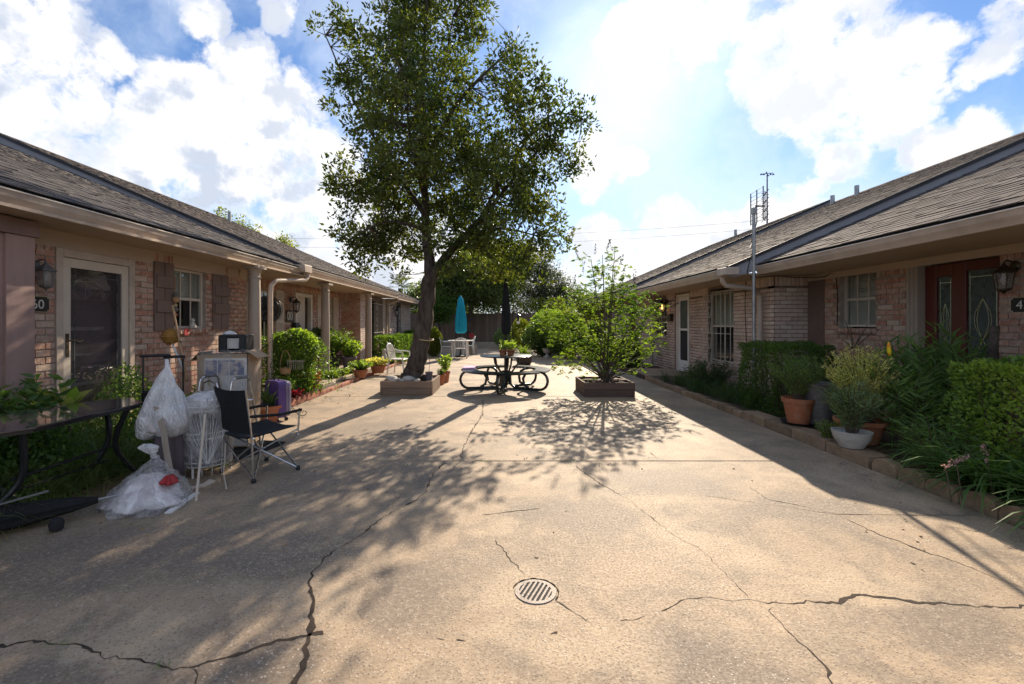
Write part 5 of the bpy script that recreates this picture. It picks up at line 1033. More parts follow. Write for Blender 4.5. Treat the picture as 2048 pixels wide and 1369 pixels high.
t = thing('number_plaque', 'dark plaque with white oval digits 00 beside the ajar porch door', 'house number', (-5.48, 11.72, 1.6)); b = MB(); b.span((-5.485, 11.5, 1.48), (-5.46, 11.95, 1.78)); b.build('plate', 'brass_dark', t, bevel=.01)
text('00', (-5.455, 11.53, 1.53), (1, 0, 0), .30, 'white_paint', t, .004)
t = thing('mailbox', 'small black mailbox on the brick right of the glowing lantern', 'mailbox', (4.985, 13.4, 1.6)); b = MB(); b.span((4.88, 13.27, 1.5), (4.985, 13.5, 1.72)); b.build('box', 'brass_dark', t, bevel=.01); b = MB(); b.span((4.872, 13.29, 1.68), (4.88, 13.48, 1.7)); b.build('flap', 'black_metal', t)
t = thing('mailbox', 'black mailbox under the 00 plaque by the ajar door', 'mailbox', (-5.48, 12.0, 1.3)); b = MB(); b.span((-5.48, 11.8, 1.33), (-5.36, 12.1, 1.40)); b.build('box', 'black_metal', t); b = MB(); b.span((-5.47, 11.83, 1.40), (-5.38, 12.07, 1.46)); b.build('lid', 'black_metal', t)
# wind chime on left shutter
t = thing('wind_chime', 'shell wind chime hanging from the left brown shutter', 'wind chime', (-4.76, 6.62, 2.1)); b = MB(); c = Vector((-4.76, 6.62, 2.12)); b.tube([c, c+Vector((0, 0, -.62))], .004, 5); b.build('cord', 'broom_wood', t)
for k, (z, r, m_) in enumerate([(-.26, .035, 'lamp_grey'), (-.34, .05, 'broom_wood'), (-.42, .03, 'gold_line'), (-.48, .035, 'lamp_grey'), (-.56, .03, 'terracotta')]):
    b = MB(); b.lathe([(.001, r), (r*.7, r*.6), (r, 0), (r*.6, -r*.8), (.001, -r)], c+Vector((0, .01*(k % 2), z)), 10); b.build('shell', m_, t, smooth=True)
t = thing('cat_figurine', 'small pale cat figurine on the sill of the left window', 'figurine', (-4.80, 7.05, 1.365)); b = MB(); b.lathe([(.001, 0), (.045, .005), (.05, .03), (.035, .07), (.02, .09), (.032, .105), (.03, .13), (.001, .145)], (-4.80, 7.05, 1.365), 14); b.build('body', 'pale_stone', t, smooth=True)
for sg in (-1, 1): b = MB(); b.lathe([(.012, 0), (.001, .03)], (-4.80, 7.05+.018*sg, 1.495), 6); b.build('ear', 'pale_stone', t)
# ---- fan
t = thing('pedestal_fan', 'black pedestal fan standing behind the left downspout', 'fan', (-4.72, 9.15, .1)); b = MB(); b.lathe([(.22, 0), (.21, .03), (.03, .05), (.025, .06)], (-4.72, 9.15, .05), 24); b.build('base', 'black_plastic', t, smooth=True)
b = MB(); b.tube([(-4.72, 9.15, .1), (-4.72, 9.15, 1.05)], .036, 10); b.tube([(-4.72, 9.15, 1.05), (-4.72, 9.15, 1.72)], .016, 8); b.build('pole', 'black_metal', t, smooth=True)
c = Vector((-4.69, 9.1, 1.72)); Rf = Vector((.75, -.62, .1)).to_track_quat('Z', 'Y').to_matrix(); b = MB(); b.lathe([(.05, -.16), (.08, -.13), (.08, -.02), (.04, 0)], c, 16, Rf); b.build('motor', 'black_plastic', t, smooth=True)
b = MB()
for r, z in ((.27, .04), (.26, .0), (.2, .075), (.12, .085), (.2, -.01), (.12, -.02)): b.tube([c+Rf @ Vector((r*math.cos(a), r*math.sin(a), z)) for a in np.linspace(0, 2*math.pi, 33)[:-1]], .006 if r > .25 else .003, 5, closed=True)
for k in range(44):
    a = 2*math.pi*k/44; d = Vector((math.cos(a), math.sin(a), 0)); b.tube([c+Rf @ (d*.05+Vector((0, 0, .09))), c+Rf @ (d*.18+Vector((0, 0, .08))), c+Rf @ (d*.27+Vector((0, 0, .04))), c+Rf @ (d*.26), c+Rf @ (d*.16+Vector((0, 0, -.02)))], .0018, 3, cap=False)
b.lathe([(.001, .1), (.05, .095), (.05, .085)], c, 14, Rf); b.build('cage', 'black_metal', t); b = MB(); b.lathe([(.03, -.015), (.255, -.002), (.255, .0)], c, 24, Rf); b.build('back_grille', 'fan_mesh', t)
for k in range(4):
    a = math.pi/2*k+.4; d = Vector((math.cos(a), math.sin(a), 0)); e = Vector((-math.sin(a), math.cos(a), 0)); b = MB(); P = [d*.03-e*.02, d*.22-e*.06, d*.23+e*.06, d*.04+e*.03]
    b.add([c+Rf @ (p+Vector((0, 0, .03+.02*(i > 1)))) for i, p in enumerate(P)]+[c+Rf @ (p+Vector((0, 0, .036+.02*(i > 1)))) for i, p in enumerate(P)], [(0, 1, 2, 3), (7, 6, 5, 4), (0, 4, 5, 1), (1, 5, 6, 2), (2, 6, 7, 3), (3, 7, 4, 0)]); b.build('blade', 'black_plastic', t)
# ---- glass topped table
t = thing('folding_table', 'long black glass topped table at the left edge over the weeds', 'table', (-3.6, 3.6, 0)); b = MB(); b.prism([(-3.2, 3.12), (-3.225, 4.1), (-3.62, 4.4), (-3.95, 3.75), (-3.97, 2.9), (-3.6, 2.75), (-3.3, 2.95)], 'z', .708, .722); b.build('table_top', 'table_glass', t, bevel=.003)
b = MB(); b.prism([(-3.23, 3.13), (-3.25, 4.08), (-3.62, 4.36), (-3.92, 3.74), (-3.94, 2.92), (-3.6, 2.79), (-3.32, 2.97)], 'z', .68, .7075); b.build('apron', 'black_metal', t)
for (a, m_, e) in [((-3.38, 3.2, .68), (-3.45, 3.25, .3), (-3.62, 3.05, .03)), ((-3.85, 3.2, .68), (-3.75, 3.3, .3), (-3.55, 3.45, .03)), ((-3.3, 4.0, .68), (-3.42, 4.02, .35), (-3.36, 4.2, .03)), ((-3.66, 4.2, .68), (-3.56, 4.1, .35), (-3.7, 3.95, .03))]:
    b = MB(); b.tube(curve_pts([a, m_, e], 5), .022, 8); b.build('leg', 'black_metal', t, smooth=True)
b = MB(); b.tube([(-3.46, 3.2, .33), (-3.42, 4.05, .36)], .010, 6); b.tube([(-3.6, 3.2, .2), (-3.5, 4.05, .22)], .010, 6); b.build('stretcher', 'black_metal', t)
# ---- folded umbrella / stand in the grass
t = thing('folded_umbrella', 'black folded umbrella lying in the weeds at the slab edge', 'umbrella', (-3.4, 3.2, 0)); a, c = Vector((-3.62, 2.95, .09)), Vector((-2.98, 3.42, .12))
ax = (c-a).normalized(); Ru = ax.to_track_quat('Z', 'Y').to_matrix(); b = MB(); b.lathe([(.03, -.12), (.075, -.1), (.085, .1), (.07, .35), (.045, .6), (.02, .75)], a, 28, Ru, wob=lambda an, z: 1+.22*math.sin(an*7)); b.build('canopy', 'black_fabric', t, smooth='all')
b = MB(); b.tube([a+Vector((.1, -.05, .1)), a+ax*.45+Vector((.1, -.05, .16))], .008, 6); b.tube([a-ax*.1, a+ax*.95], .01, 6); b.build('pole', 'galvanised', t)
tag(MB().lathe([(.001, .06), (.03, .05), (.042, .02), (.038, -.02), (.001, -.035)], tuple(G(113, 1063)+Vector((0, 0, .036))), 14).build('umbrella_foot', 'rubber', loc=tuple(G(113, 1063)), smooth=True), 'black round rubber foot of the folded umbrella on the concrete', 'umbrella foot')  # round rubber foot of the folded umbrella, built as a separate object
# ---- plastic bags
def blobmesh(t, name, m, c, prof, n=40, amp=.1, f=6, R=None, seed=1, sq=1, shear=(0, 0)):
    b = MB(); rs = random.Random(seed); ph = [rs.uniform(0, 6.28) for _ in range(6)]; vs = []; P = []
    zs = [p[1] for p in prof]; K = 26; fine = []
    for k in range(K+1):
        z = zs[0]+(zs[-1]-zs[0])*k/K
        for (r0, z0), (r1, z1) in zip(prof, prof[1:]):
            if z0 <= z <= z1+1e-6: u = (z-z0)/max(1e-6, z1-z0); fine.append((r0+(r1-r0)*(u*u*(3-2*u)), z)); break
    H_ = max(1e-6, zs[-1]-zs[0])
    for r, z in fine:
        for k in range(n):
            an = 2*math.pi*k/n; w_ = 1+amp*(math.sin(f*an+ph[0]+z*7)+.6*math.sin((f+5)*an+ph[1]-z*9)+.5*math.sin(z*30+ph[2]+2*an))
            v = Vector((r*w_*math.cos(an)*sq+shear[0]*(z-zs[0])/H_, r*w_*math.sin(an)+shear[1]*(z-zs[0])/H_, z)); v = R @ v if R is not None else v; vs.append(v+Vector(c))
    nr = len(fine); b.add(vs, [(j*n+k, j*n+(k+1) % n, (j+1)*n+(k+1) % n, (j+1)*n+k) for j in range(nr-1) for k in range(n)]+[tuple(range(n-1, -1, -1)), tuple((nr-1)*n+k for k in range(n))]); return b.build(name, m, t, smooth='all')
t = thing('plastic_bag', 'clear plastic bag of rubbish slumped on the concrete at the left', 'plastic bag', (-2.75, 3.55, 0))
blobmesh(t, 'bag', 'clear_plastic', (-2.80, 3.58, 0), [(.27, .002), (.285, .03), (.23, .10), (.16, .18), (.09, .245), (.028, .30), (.022, .32)], amp=.10, f=7, seed=3, sq=1.05, shear=(-.12, .25))
blobmesh(t, 'contents', 'bag_stuff', (-2.81, 3.58, 0), [(.20, .012), (.235, .03), (.19, .09), (.13, .155), (.05, .21)], amp=.16, f=5, seed=9, sq=1.05, shear=(-.06, .12))
blobmesh(t, 'red_wrapper', 'red_thing', (-2.68, 3.66, .13), [(.02, 0), (.06, .03), (.03, .08)], amp=.2, seed=4)
blobmesh(t, 'knot', 'milky_plastic', (-2.93, 3.84, .30), [(.018, 0), (.012, .025), (.03, .055), (.045, .09), (.02, .115)], amp=.3, f=3, seed=5, sq=1.4, shear=(-.07, 0))
t = thing('garment_bag', 'grey folded fabric cover standing upright with a cream strap under the white bag', 'fabric cover', (-3.02, 4.15, 0))
b = MB(); b.lathe([(.115, .02), (.105, .2), (.095, .45), (.085, .66), (.05, .8)], (-3.05, 4.15, 0), 40, wob=lambda a, z: 1+.2*math.sin(a*6+z)+.08*math.sin(a*11)); b.build('cover', 'grey_fabric', t, smooth='all')
b = MB(); q = curve_pts([(-3.03, 3.98, .70), (-2.95, 3.95, .52), (-2.90, 3.93, .30), (-2.80, 3.86, .12), (-2.68, 3.82, .05), (-2.52, 3.84, .07), (-2.47, 3.87, .10)], 6)
vs = []; 
for p in q: vs += [p+Vector((-.028, .0, .005)), p+Vector((.028, 0, -.005)), p+Vector((.028, .006, -.003)), p+Vector((-.028, .006, .007))]
b.add(vs, [(4*i+k, 4*i+(k+1) % 4, 4*i+4+(k+1) % 4, 4*i+4+k) for i in range(len(q)-1) for k in range(4)]); b.build('strap', 'column_paint', t)
t = thing('trash_bag', 'white trash bag draped over the grey fabric cover beside the wire hamper', 'trash bag', (-3.0, 4.12, .4))
blobmesh(t, 'bag', 'milky_plastic', (-3.00, 4.12, .41), [(.05, 0), (.12, .03), (.165, .12), (.165, .22), (.12, .35), (.055, .50), (.018, .66), (.012, .70)], amp=.05, f=4, seed=12, sq=.95, shear=(-.04, 0))
blobmesh(t, 'bag_fold', 'milky_plastic', (-3.17, 4.07, .40), [(.05, 0), (.11, .04), (.14, .16), (.11, .34), (.07, .52), (.02, .66)], amp=.06, f=3, seed=15, sq=.8, shear=(.14, .05))
blobmesh(t, 'inner_rubbish', 'bag_stuff', (-3.05, 4.10, .43), [(.06, 0), (.13, .06), (.13, .2), (.06, .3)], amp=.1, f=4, seed=16)
# ---- wire hamper
hc = Vector((-2.86, 4.40, 0)); t = thing('wire_hamper', 'round wire hamper wrapped in clear plastic with white bags stuffed inside', 'hamper', hc); b = MB()
for z, r in ((.10, .205), (.14, .206), (.36, .22), (.41, .222), (.66, .24), (.62, .238)): b.tube([hc+Vector((r*math.cos(a), r*math.sin(a), z)) for a in np.linspace(0, 2*math.pi, 37)[:-1]], .0055, 5, closed=True)
for k in range(16): a = 2*math.pi*k/16; b.tube([hc+Vector((.205*math.cos(a), .205*math.sin(a), .02)), hc+Vector((.24*math.cos(a), .24*math.sin(a), .66))], .003, 4)
b.build('wire_frame', 'white_plastic', t, smooth=True)
blobmesh(t, 'wrap', 'clear_plastic', hc, [(.215, .09), (.225, .2), (.245, .45), (.262, .66), (.24, .71)], n=64, amp=.012, f=16, seed=21)
b = MB(); b.lathe([(.16, .10), (.19, .12), (.20, .5), (.19, .53)], hc, 24); b.build('inner_basket', 'grey_fabric', t, smooth=True)
blobmesh(t, 'bag_bundle', 'milky_plastic', hc+Vector((0, 0, .60)), [(.17, 0), (.2, .06), (.17, .12), (.09, .17)], amp=.12, f=5, seed=22)
blobmesh(t, 'bag_bundle', 'milky_plastic', hc+Vector((.08, -.05, .66)), [(.08, 0), (.11, .05), (.08, .10), (.02, .13)], amp=.14, f=4, seed=24)
b = MB(); n = 18
for k in range(n):
    a = math.radians(-120+120*k/(n-1)); a2 = math.radians(-55+random.uniform(-3, 3)); p = hc+Vector((.246*math.cos(a), .246*math.sin(a), .6)); e = hc+Vector((.236*math.cos(a2), .236*math.sin(a2), .13)); m_ = p.lerp(e, .5); m_ = hc+(m_-hc).normalized()*m_.length*0+Vector((m_.x-hc.x, m_.y-hc.y, m_.z)); d = Vector((m_.x-hc.x, m_.y-hc.y, 0)); d = d.normalized()*.246; b.tube([p, hc+Vector((d.x, d.y, m_.z)), e], .0016, 3)
b.build('plastic_pleat', 'white_plastic', t)
for k in range(3): a = math.radians(-90+120*k); b = MB(); b.tube([hc+Vector((.2*math.cos(a), .2*math.sin(a), .1)), hc+Vector((.2*math.cos(a), .2*math.sin(a), 0))], .01, 6); b.build('leg', 'white_plastic', t)
b = MB(); p0 = G(392, 1003); b.tube([(p0.x, p0.y, .0), (p0.x-.005, p0.y+.12, .68)], .010, 7); tag(b.build('thin_stick', 'cream_frame', loc=(p0.x, p0.y, 0)), 'thin cream stick standing against the front of the wire hamper', 'stick')
b = MB(); b.tube(curve_pts([hc+Vector((.23, -.08, .30)), hc+Vector((.235, -.1, .12)), hc+Vector((.26, -.16, .05)), G(453, 978, .02)], 5), .007, 6); tag(b.build('bent_rod', 'cream_frame', loc=tuple(hc)), 'bent cream rod reaching the concrete right of the wire hamper', 'rod')
b = MB(); p, q = G(336, 1028), G(393, 988); b.box((p+q)/2+Vector((0, 0, .006)), ((q-p).length, .05, .010), RZ(math.atan2(q.y-p.y, q.x-p.x))); tag(b.build('white_slat', 'white_plastic', loc=tuple((p+q)/2)), 'flat white plastic slat lying on the concrete before the hamper', 'slat')
# ---- camp chair
cc = Vector((-2.36, 4.40, 0)); t = thing('camp_chair', 'folding camp chair with black back and silver legs on the concrete', 'chair', cc); Rc = RZ(math.radians(-32))
def L_(x, y, z): return cc+Rc @ Vector((x, y, z))
fl, fr, bl, br = (-.27, .24), (.27, .24), (-.27, -.2), (.27, -.2); SZ = .40
for (p, q) in ((fl, br), (fr, bl), (bl, fr), (br, fl), (fl, fr), (fr, fl), (bl, br), (br, bl)): b = MB(); z1 = SZ if (p, q) in ((fl, br), (fr, bl), (bl, fr), (br, fl)) else SZ-.05; b.tube([L_(p[0], p[1], .02), L_(q[0], q[1], z1)], .0085, 7); b.build('leg', 'aluminium', t, smooth=True)
for p in (fl, fr, bl, br): b = MB(); b.lathe([(.02, 0), (.022, .02), (.014, .04)], L_(p[0], p[1], 0), 10); b.build('foot', 'black_plastic', t)
for sx in (-1, 1):
    b = MB(); b.tube([L_(.27*sx, -.2, .03), L_(.27*sx, -.22, .45), L_(.27*sx, -.27, .84)], .009, 7); b.build('back_post', 'aluminium', t, smooth=True)
    b = MB(); b.tube([L_(.28*sx, -.23, .60), L_(.29*sx, .05, .575), L_(.28*sx, .27, .585)], .014, 6); b.build('armrest', 'black_fabric', t)
    b = MB(); b.tube([L_(.27*sx, .24, .38), L_(.28*sx, .25, .58)], .009, 7); b.build('arm_post', 'aluminium', t)
def sheet(f, nu, nv, th, name, m, t):
    b = MB(); vs = [f(i/nu, j/nv) for i in range(nu+1) for j in range(nv+1)]; fs = [(i*(nv+1)+j, (i+1)*(nv+1)+j, (i+1)*(nv+1)+j+1, i*(nv+1)+j+1) for i in range(nu) for j in range(nv)]
    N = len(vs); b.add(list(vs)+[v+th for v in vs], fs+[tuple(N+k for k in reversed(q)) for q in fs]); return b.build(name, m, t, smooth='all')
sheet(lambda u, v: L_(-.27+.54*u, -.225-.05*v-.03*math.sin(math.pi*u), .44+.40*v-.015*math.sin(math.pi*u)*v), 8, 6, Rc @ Vector((0, .008, 0)), 'backrest', 'black_fabric', t)
sheet(lambda u, v: L_(-.26+.52*u, -.22+.46*v, SZ+.03*v-.05*math.sin(math.pi*u)*math.sin(math.pi*(.15+.7*v))), 8, 8, Vector((0, 0, .008)), 'seat', 'black_fabric', t)
b = MB(); b.box(L_(-.29, -.25, .72), (.03, .05, .05), Rc); tag(b.build('label_patch', 'broom_wood', t), None)
# ---- walker
wc = Vector((-3.0, 4.95, 0)); t = thing('walking_frame', 'silver aluminium walking frame behind the camp chair', 'walker', wc); Rw = RZ(math.radians(-20))
def W_(x, y, z): return wc+Rw @ Vector((x, y, z))
for sx in (-1, 1):
    b = MB(); x = .23*sx; pts = [W_(x*1.15, -.26, .02), W_(x, -.17, .55), W_(x, -.13, .80)]+[W_(x, -.13+.05*(1-math.cos(a))*2.2, .80+.065*math.sin(a)) for a in np.linspace(.3, math.pi-.3, 7)]+[W_(x, .09, .80), W_(x*1.05, .14, .5), W_(x*1.15, .22, .02)]
    b.tube(pts, .0125, 8); b.build('side_frame', 'aluminium', t, smooth=True); b = MB(); b.tube([W_(x, -.155, .62), W_(x*1.03, .12, .60)], .0105, 7); b.build('brace', 'aluminium', t, smooth=True)
    b = MB(); b.tube([W_(x, -.08, .858), W_(x, .05, .858)], .018, 8); b.build('hand_grip', 'lamp_grey', t, smooth=True)
    for e in ((-.26), (.22)): b = MB(); b.lathe([(.02, 0), (.018, .04)], W_(x*1.15, e, 0), 10); b.build('rubber_foot', 'rubber', t)
b = MB(); b.tube([W_(-.23, -.15, .70), W_(.23, -.15, .70)], .0105, 8); b.tube([W_(-.23, -.17, .56), W_(.23, -.17, .56)], .0105, 8); b.tube([W_(-.17, -.16, .56), W_(-.13, -.16, .80), W_(-.05, -.16, .83), W_(.05, -.16, .80), W_(.13, -.16, .56)], .0105, 8); b.build('cross_bar', 'aluminium', t, smooth=True)
# ---- cardboard box etc
bc = Vector((-3.20, 5.35, 0)); t = thing('cardboard_box', 'tall open cardboard box with printed sides wrapped in clear plastic', 'box', bc); Rb = RZ(math.radians(8)) @ Matrix.Diagonal((.80, .85, 1))
for (x, y, w_, d_) in ((0, -.22, .66, .006), (0, .22, .66, .006), (-.33, 0, .006, .434), (.33, 0, .006, .434)): b = MB(); b.box(bc+Rb @ Vector((x, y, .55)), (w_, d_, 1.06), Rb @ Matrix.Rotation(.02*(1 if x > 0 else -1), 3, 'Y')); b.build('panel', 'cardboard', t)
b = MB(); b.box(bc+Rb @ Vector((.04, -.226, .54)), (.56, .004, 1.0), Rb); b.build('printed_front', 'box_white', t)
for (x, z, w_, h_, m_) in ((-.15, .93, .15, .17, 'box_print'), (.01, .93, .14, .17, 'box_print'), (.19, .93, .19, .17, 'box_print'), (-.18, .8, .03, .14, 'gold_line'), (.05, .62, .3, .02, 'gold_line'), (-.10, .60, .05, .1, 'box_print')): b = MB(); b.box(bc+Rb @ Vector((x, -.229, z)), (w_, .003, h_), Rb); b.build('print', m_, t)
b = MB(); b.box(bc+Rb @ Vector((.40, -.05, 1.08)), (.18, .40, .006), Rb @ Matrix.Rotation(.5, 3, 'Y')); b.build('flap', 'cardboard', t); b = MB(); b.box(bc+Rb @ Vector((-.38, 0, 1.06)), (.14, .40, .006), Rb @ Matrix.Rotation(-.7, 3, 'Y')); b.build('flap', 'cardboard', t)
b = MB(); vs = []; nn = 40
for k in range(7):
    for j in range(nn): a = 2*math.pi*j/nn; s_ = 1/max(abs(math.cos(a)), abs(math.sin(a)))**.75; w_ = 1+.03*math.sin(j*2.3+k)+.02*math.sin(j*5.1); vs.append(bc+Rb @ Vector((.36*math.cos(a)*s_*w_*(1 if k < 5 else .93), .255*math.sin(a)*s_*w_*(1 if k < 5 else .9), .62+.085*k+.012*math.sin(j*1.7+k*2))))
b.add(vs, [(k*nn+j, k*nn+(j+1) % nn, (k+1)*nn+(j+1) % nn, (k+1)*nn+j) for k in range(6) for j in range(nn)]); b.build('plastic_wrap', 'box_film', t, smooth='all')
t = thing('black_bin', 'black plastic bin standing on top of the cardboard box', 'bin', bc+Vector((.05, .05, 1.1))); b = MB(); q = bc+Vector((.06, .02, 1.10))
for (x, y, w_, d_) in ((-.18, 0, .02, .26), (.18, 0, .02, .26), (0, .12, .34, .02), (-.13, -.12, .08, .02), (.13, -.12, .08, .02)): b.box(q+Rb @ Vector((x, y, .10)), (w_, d_, .20), Rb)
b.box(q+Rb @ Vector((0, 0, .01)), (.34, .24, .02), Rb); b.box(q+Rb @ Vector((0, -.12, .19)), (.34, .02, .03), Rb); b.build('bin', 'black_plastic', t, bevel=.006); b = MB(); b.box(q+Rb @ Vector((-.02, -.05, .10)), (.16, .03, .12), Rb); b.build('folded_cloth', 'box_white', t)
blobmesh(t, 'white_rag', 'milky_plastic', q+Vector((-.08, 0, .19)), [(.02, 0), (.07, .02), (.05, .04), (.01, .06)], amp=.15, seed=31)
# luggage trolleys
for i, (px, dpy, lab) in enumerate(((312, 0, 'black folded luggage trolley, left of the pair by the storm door'), (350, 2, 'black folded luggage trolley nearer the cardboard box'))):
    Y = 5.15+.1*i; p = A(px, 712+dpy, Y); t = thing('luggage_trolley', lab, 'luggage trolley', (p.x, Y, 0), 'folded luggage trolleys'); w_ = (.105, .06)[i]; b = MB()
    for sg in (-1, 1): b.tube([(p.x+sg*w_, Y+sg*.05, .1), (p.x+sg*w_, Y+sg*.05, p.z)], .010, 6)
    b.build('handle_rail', 'black_metal', t, smooth=True); b = MB(); b.tube([(p.x-w_-.03, Y-.06, p.z), (p.x+w_+.02, Y+.055, p.z)], .016, 8); b.build('grip', 'black_plastic', t, smooth=True)
    b = MB(); b.box((p.x, Y, .45), (w_*2+.05, .08, .45), RZ(.3)); b.build('pack', 'black_fabric', t, bevel=.02)
    for sg in (-1, 1): b = MB(); b.tube([(p.x+sg*(w_+.03), Y-.03, .05), (p.x+sg*(w_+.03), Y+.0, .05)], .05, 14); b.build('wheel', 'rubber', t)
# mop, broom, sticks
def pole(name, lab, cat, a, c, r, m): b = MB(); b.tube([a, c], r, 8); t = thing(name, lab, cat, tuple(a)); b.build('handle', m, t, smooth=True); return t
t = pole('string_mop', 'upturned mop with shaggy golden head and pale handle by the window', 'mop', A(372, 752, 5.4), A(341, 680, 5.55), .012, 'white_plastic'); c = A(341, 674, 5.55); N = 1500; P, d = ball_pts(N, tuple(c), (.11, .07, .115), .3)
blades('mop_head', P-d*.02, .06*rng.uniform(.6, 1.3, N), .008, rng.uniform(.6, 2.2, N), 'mop_gold', t, .4, 3)
b = MB(); b.lathe([(.001, -.1), (.07, -.07), (.1, 0), (.07, .07), (.001, .1)], c, 16, sq=1); b.build('mop_core', 'mop_gold', t, smooth=True)
pole('broom_handle', 'reddish wooden broom handle leaning past the window by the mop', 'broom', A(374, 760, 5.3), A(345, 612, 5.7), .013, 'broom_wood'); pole('green_stick', 'short green stick leaning beside the wooden broom handle', 'stick', A(368, 745, 5.4), A(360, 682, 5.5), .011, 'hedge_leaf')
b = MB(); b.box(A(372, 664, 6.9), (.02, .09, .10)); tag(b.build('red_cloth', 'red_thing', loc=tuple(A(372, 664, 6.9))), 'small red cloth hanging at the left window sill', 'cloth')
# rubber mat
t = thing('rubber_mat', 'black ribbed rubber mat lying under the camp chair', 'mat', (-2.35, 5.0, 0)); P = [G(440, 925), G(555, 886), G(470, 884), G(400, 915)]; P = [G(452, 932), G(578, 886), G(500, 880), G(390, 918)]
b = MB(); b.prism([(p.x, p.y) for p in P], 'z', .002, .010); b.build('mat', 'rubber', t)
for k in range(1, 16): a, c = P[0].lerp(P[1], k/16), P[3].lerp(P[2], k/16); b = MB(); b.tube([a+Vector((0, 0, .012)), c+Vector((0, 0, .012))], .006, 5); b.build('rib', 'rubber', t)
# aloe pot, suitcase, scroll stand
p = G(526, 850); t = thing('potted_plant', 'spiky dark green aloe in a terracotta pot beside the purple suitcase', 'potted plant', p); make_pot(t, (p.x, p.y+.16, 0), .17, .25)
N = 46; blades('foliage', np.array([[p.x, p.y+.16, .22]]*N)+rng.normal(0, .03, (N, 3))*np.array([1, 1, 0]), rng.uniform(.2, .42, N), .035, rng.uniform(.1, .8, N), 'liriope_leaf', t, .25, 5)
p = G(543, 845); t = thing('suitcase', 'purple hard shell suitcase with ribbed side standing by the zigzag edging', 'suitcase', p); c = Vector((p.x+.0, p.y+.15, 0)); Rs = RZ(math.radians(-35))
def rbox(b, c, d, R, r=.05, n=5):
    x, z = d[0]/2, d[2]/2; poly = []
    for (cx_, cz_, a0) in ((x-r, z-r, 0), (-x+r, z-r, 90), (-x+r, -z+r, 180), (x-r, -z+r, 270)):
        for k in range(n+1): a = math.radians(a0+90*k/n); poly.append((cx_+r*math.cos(a), cz_+r*math.sin(a)))
    m_ = len(poly); vs = [c+R @ Vector((q[0], -d[1]/2, q[1])) for q in poly]+[c+R @ Vector((q[0], d[1]/2, q[1])) for q in poly]
    return b.add(vs, [tuple(range(m_)), tuple(range(2*m_-1, m_-1, -1))]+[(i, m_+i, m_+(i+1) % m_, (i+1) % m_) for i in range(m_)])
rbox(MB(), c+Vector((0, 0, .32)), (.38, .16, .54), Rs, .06).build('shell', 'purple_shell', t, bevel=.012)
b = MB(); rbox(b, c+Vector((0, 0, .32))+Rs @ Vector((0, .10, 0)), (.36, .05, .52), Rs, .06); b.build('back_shell', 'grey_shell', t, bevel=.01)
for k in range(6): b = MB(); b.box(c+Rs @ Vector((-.13+.052*k, -.085, .34)), (.022, .014, .40), Rs); b.build('rib', 'purple_shell', t, bevel=.005)
b = MB(); rbox(b, c+Vector((0, 0, .32))+Rs @ Vector((0, .05, 0)), (.392, .02, .552), Rs, .065); b.build('zip_band', 'grey_shell', t)
b = MB(); b.tube([c+Rs @ Vector((-.06, 0, .59)), c+Rs @ Vector((-.05, 0, .62)), c+Rs @ Vector((.05, 0, .62)), c+Rs @ Vector((.06, 0, .59))], .01, 6); b.build('handle', 'black_plastic', t)
for sx in (-1, 1):
    for sy in (-1, 1): b = MB(); q = c+Rs @ Vector((.14*sx, .07*sy, .025)); b.tube([q-Rs @ Vector((.012, 0, 0)), q+Rs @ Vector((.012, 0, 0))], .025, 12); b.build('wheel', 'rubber', t)
t = thing('scroll_stand', 'dark wrought iron plant stand with scroll ends on the concrete by the suitcase', 'plant stand', G(590, 832)); b = MB(); p = G(588, 834); 
for dx, dy in ((0, 0), (-.16, .2)):
    o_ = p+Vector((dx, dy, .0)); b.tube(curve_pts([o_+Vector((-.28, 0, .17)), o_+Vector((-.12, 0, .21)), o_+Vector((0, 0, .12)), o_+Vector((.08, 0, .03)), o_+Vector((.16, 0, .02)), o_+Vector((.19, 0, .07)), o_+Vector((.15, 0, .09)), o_+Vector((.13, 0, .06))], 4), .006, 6)
b.build('frame', 'brass_dark', t, smooth=True)
# ---- topiary vine with basket, red plant, porch plants
t = thing('vine_topiary', 'bright leafy vine trained over an arch beside the first porch column', 'vine', (-4.15, 8.95, .03)); N = 9000
a = rng.uniform(0, 2*np.pi, N); P = np.stack([-4.15+rng.normal(0, .30, N), 8.95+rng.normal(0, .22, N), rng.uniform(.1, 1.28, N)], 1); r_ = np.abs(P[:, 0]+4.15); P[:, 2] = np.minimum(P[:, 2], 1.30-.9*r_**1.6+rng.normal(0, .05, N)+.06*np.sin(P[:, 0]*19)); P[:, 2] = np.maximum(P[:, 2], .05)
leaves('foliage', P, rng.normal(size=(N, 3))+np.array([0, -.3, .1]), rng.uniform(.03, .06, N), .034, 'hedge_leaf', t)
P, d = ball_pts(2600, (-4.02, 8.9, .95), (.40, .3, .36), .72); leaves('sun_tinted_foliage', P, d+rng.normal(size=d.shape)*.8, .065, .045, 'bright_hedge_leaf', t)  # outer leaves take a brighter green that imitates sun on the vine
P, d = ball_pts(1400, (-3.86, 8.85, .45), (.16, .2, .42), .7); leaves('sun_tinted_foliage', P, d+rng.normal(size=d.shape)*.5, .05, .034, 'bright_hedge_leaf', t)
b = MB(); b.tube([(-4.4, 8.95, .03), (-4.42, 8.95, .8), (-4.15, 8.95, 1.2), (-3.88, 8.95, .8), (-3.9, 8.95, .03)], .012, 6); b.build('arch', 'black_metal', t)
bp = A(571, 738, 8.45); t = thing('wicker_basket', 'wicker basket with tall hoop handle hanging in front of the vine', 'basket', bp+Vector((0, 0, -.1))); b = MB(); b.lathe([(.07, 0), (.085, .01), (.10, .10), (.105, .12), (.095, .12), (.08, .02)], bp+Vector((0, 0, -.1)), 20); b.build('basket', 'broom_wood', t)
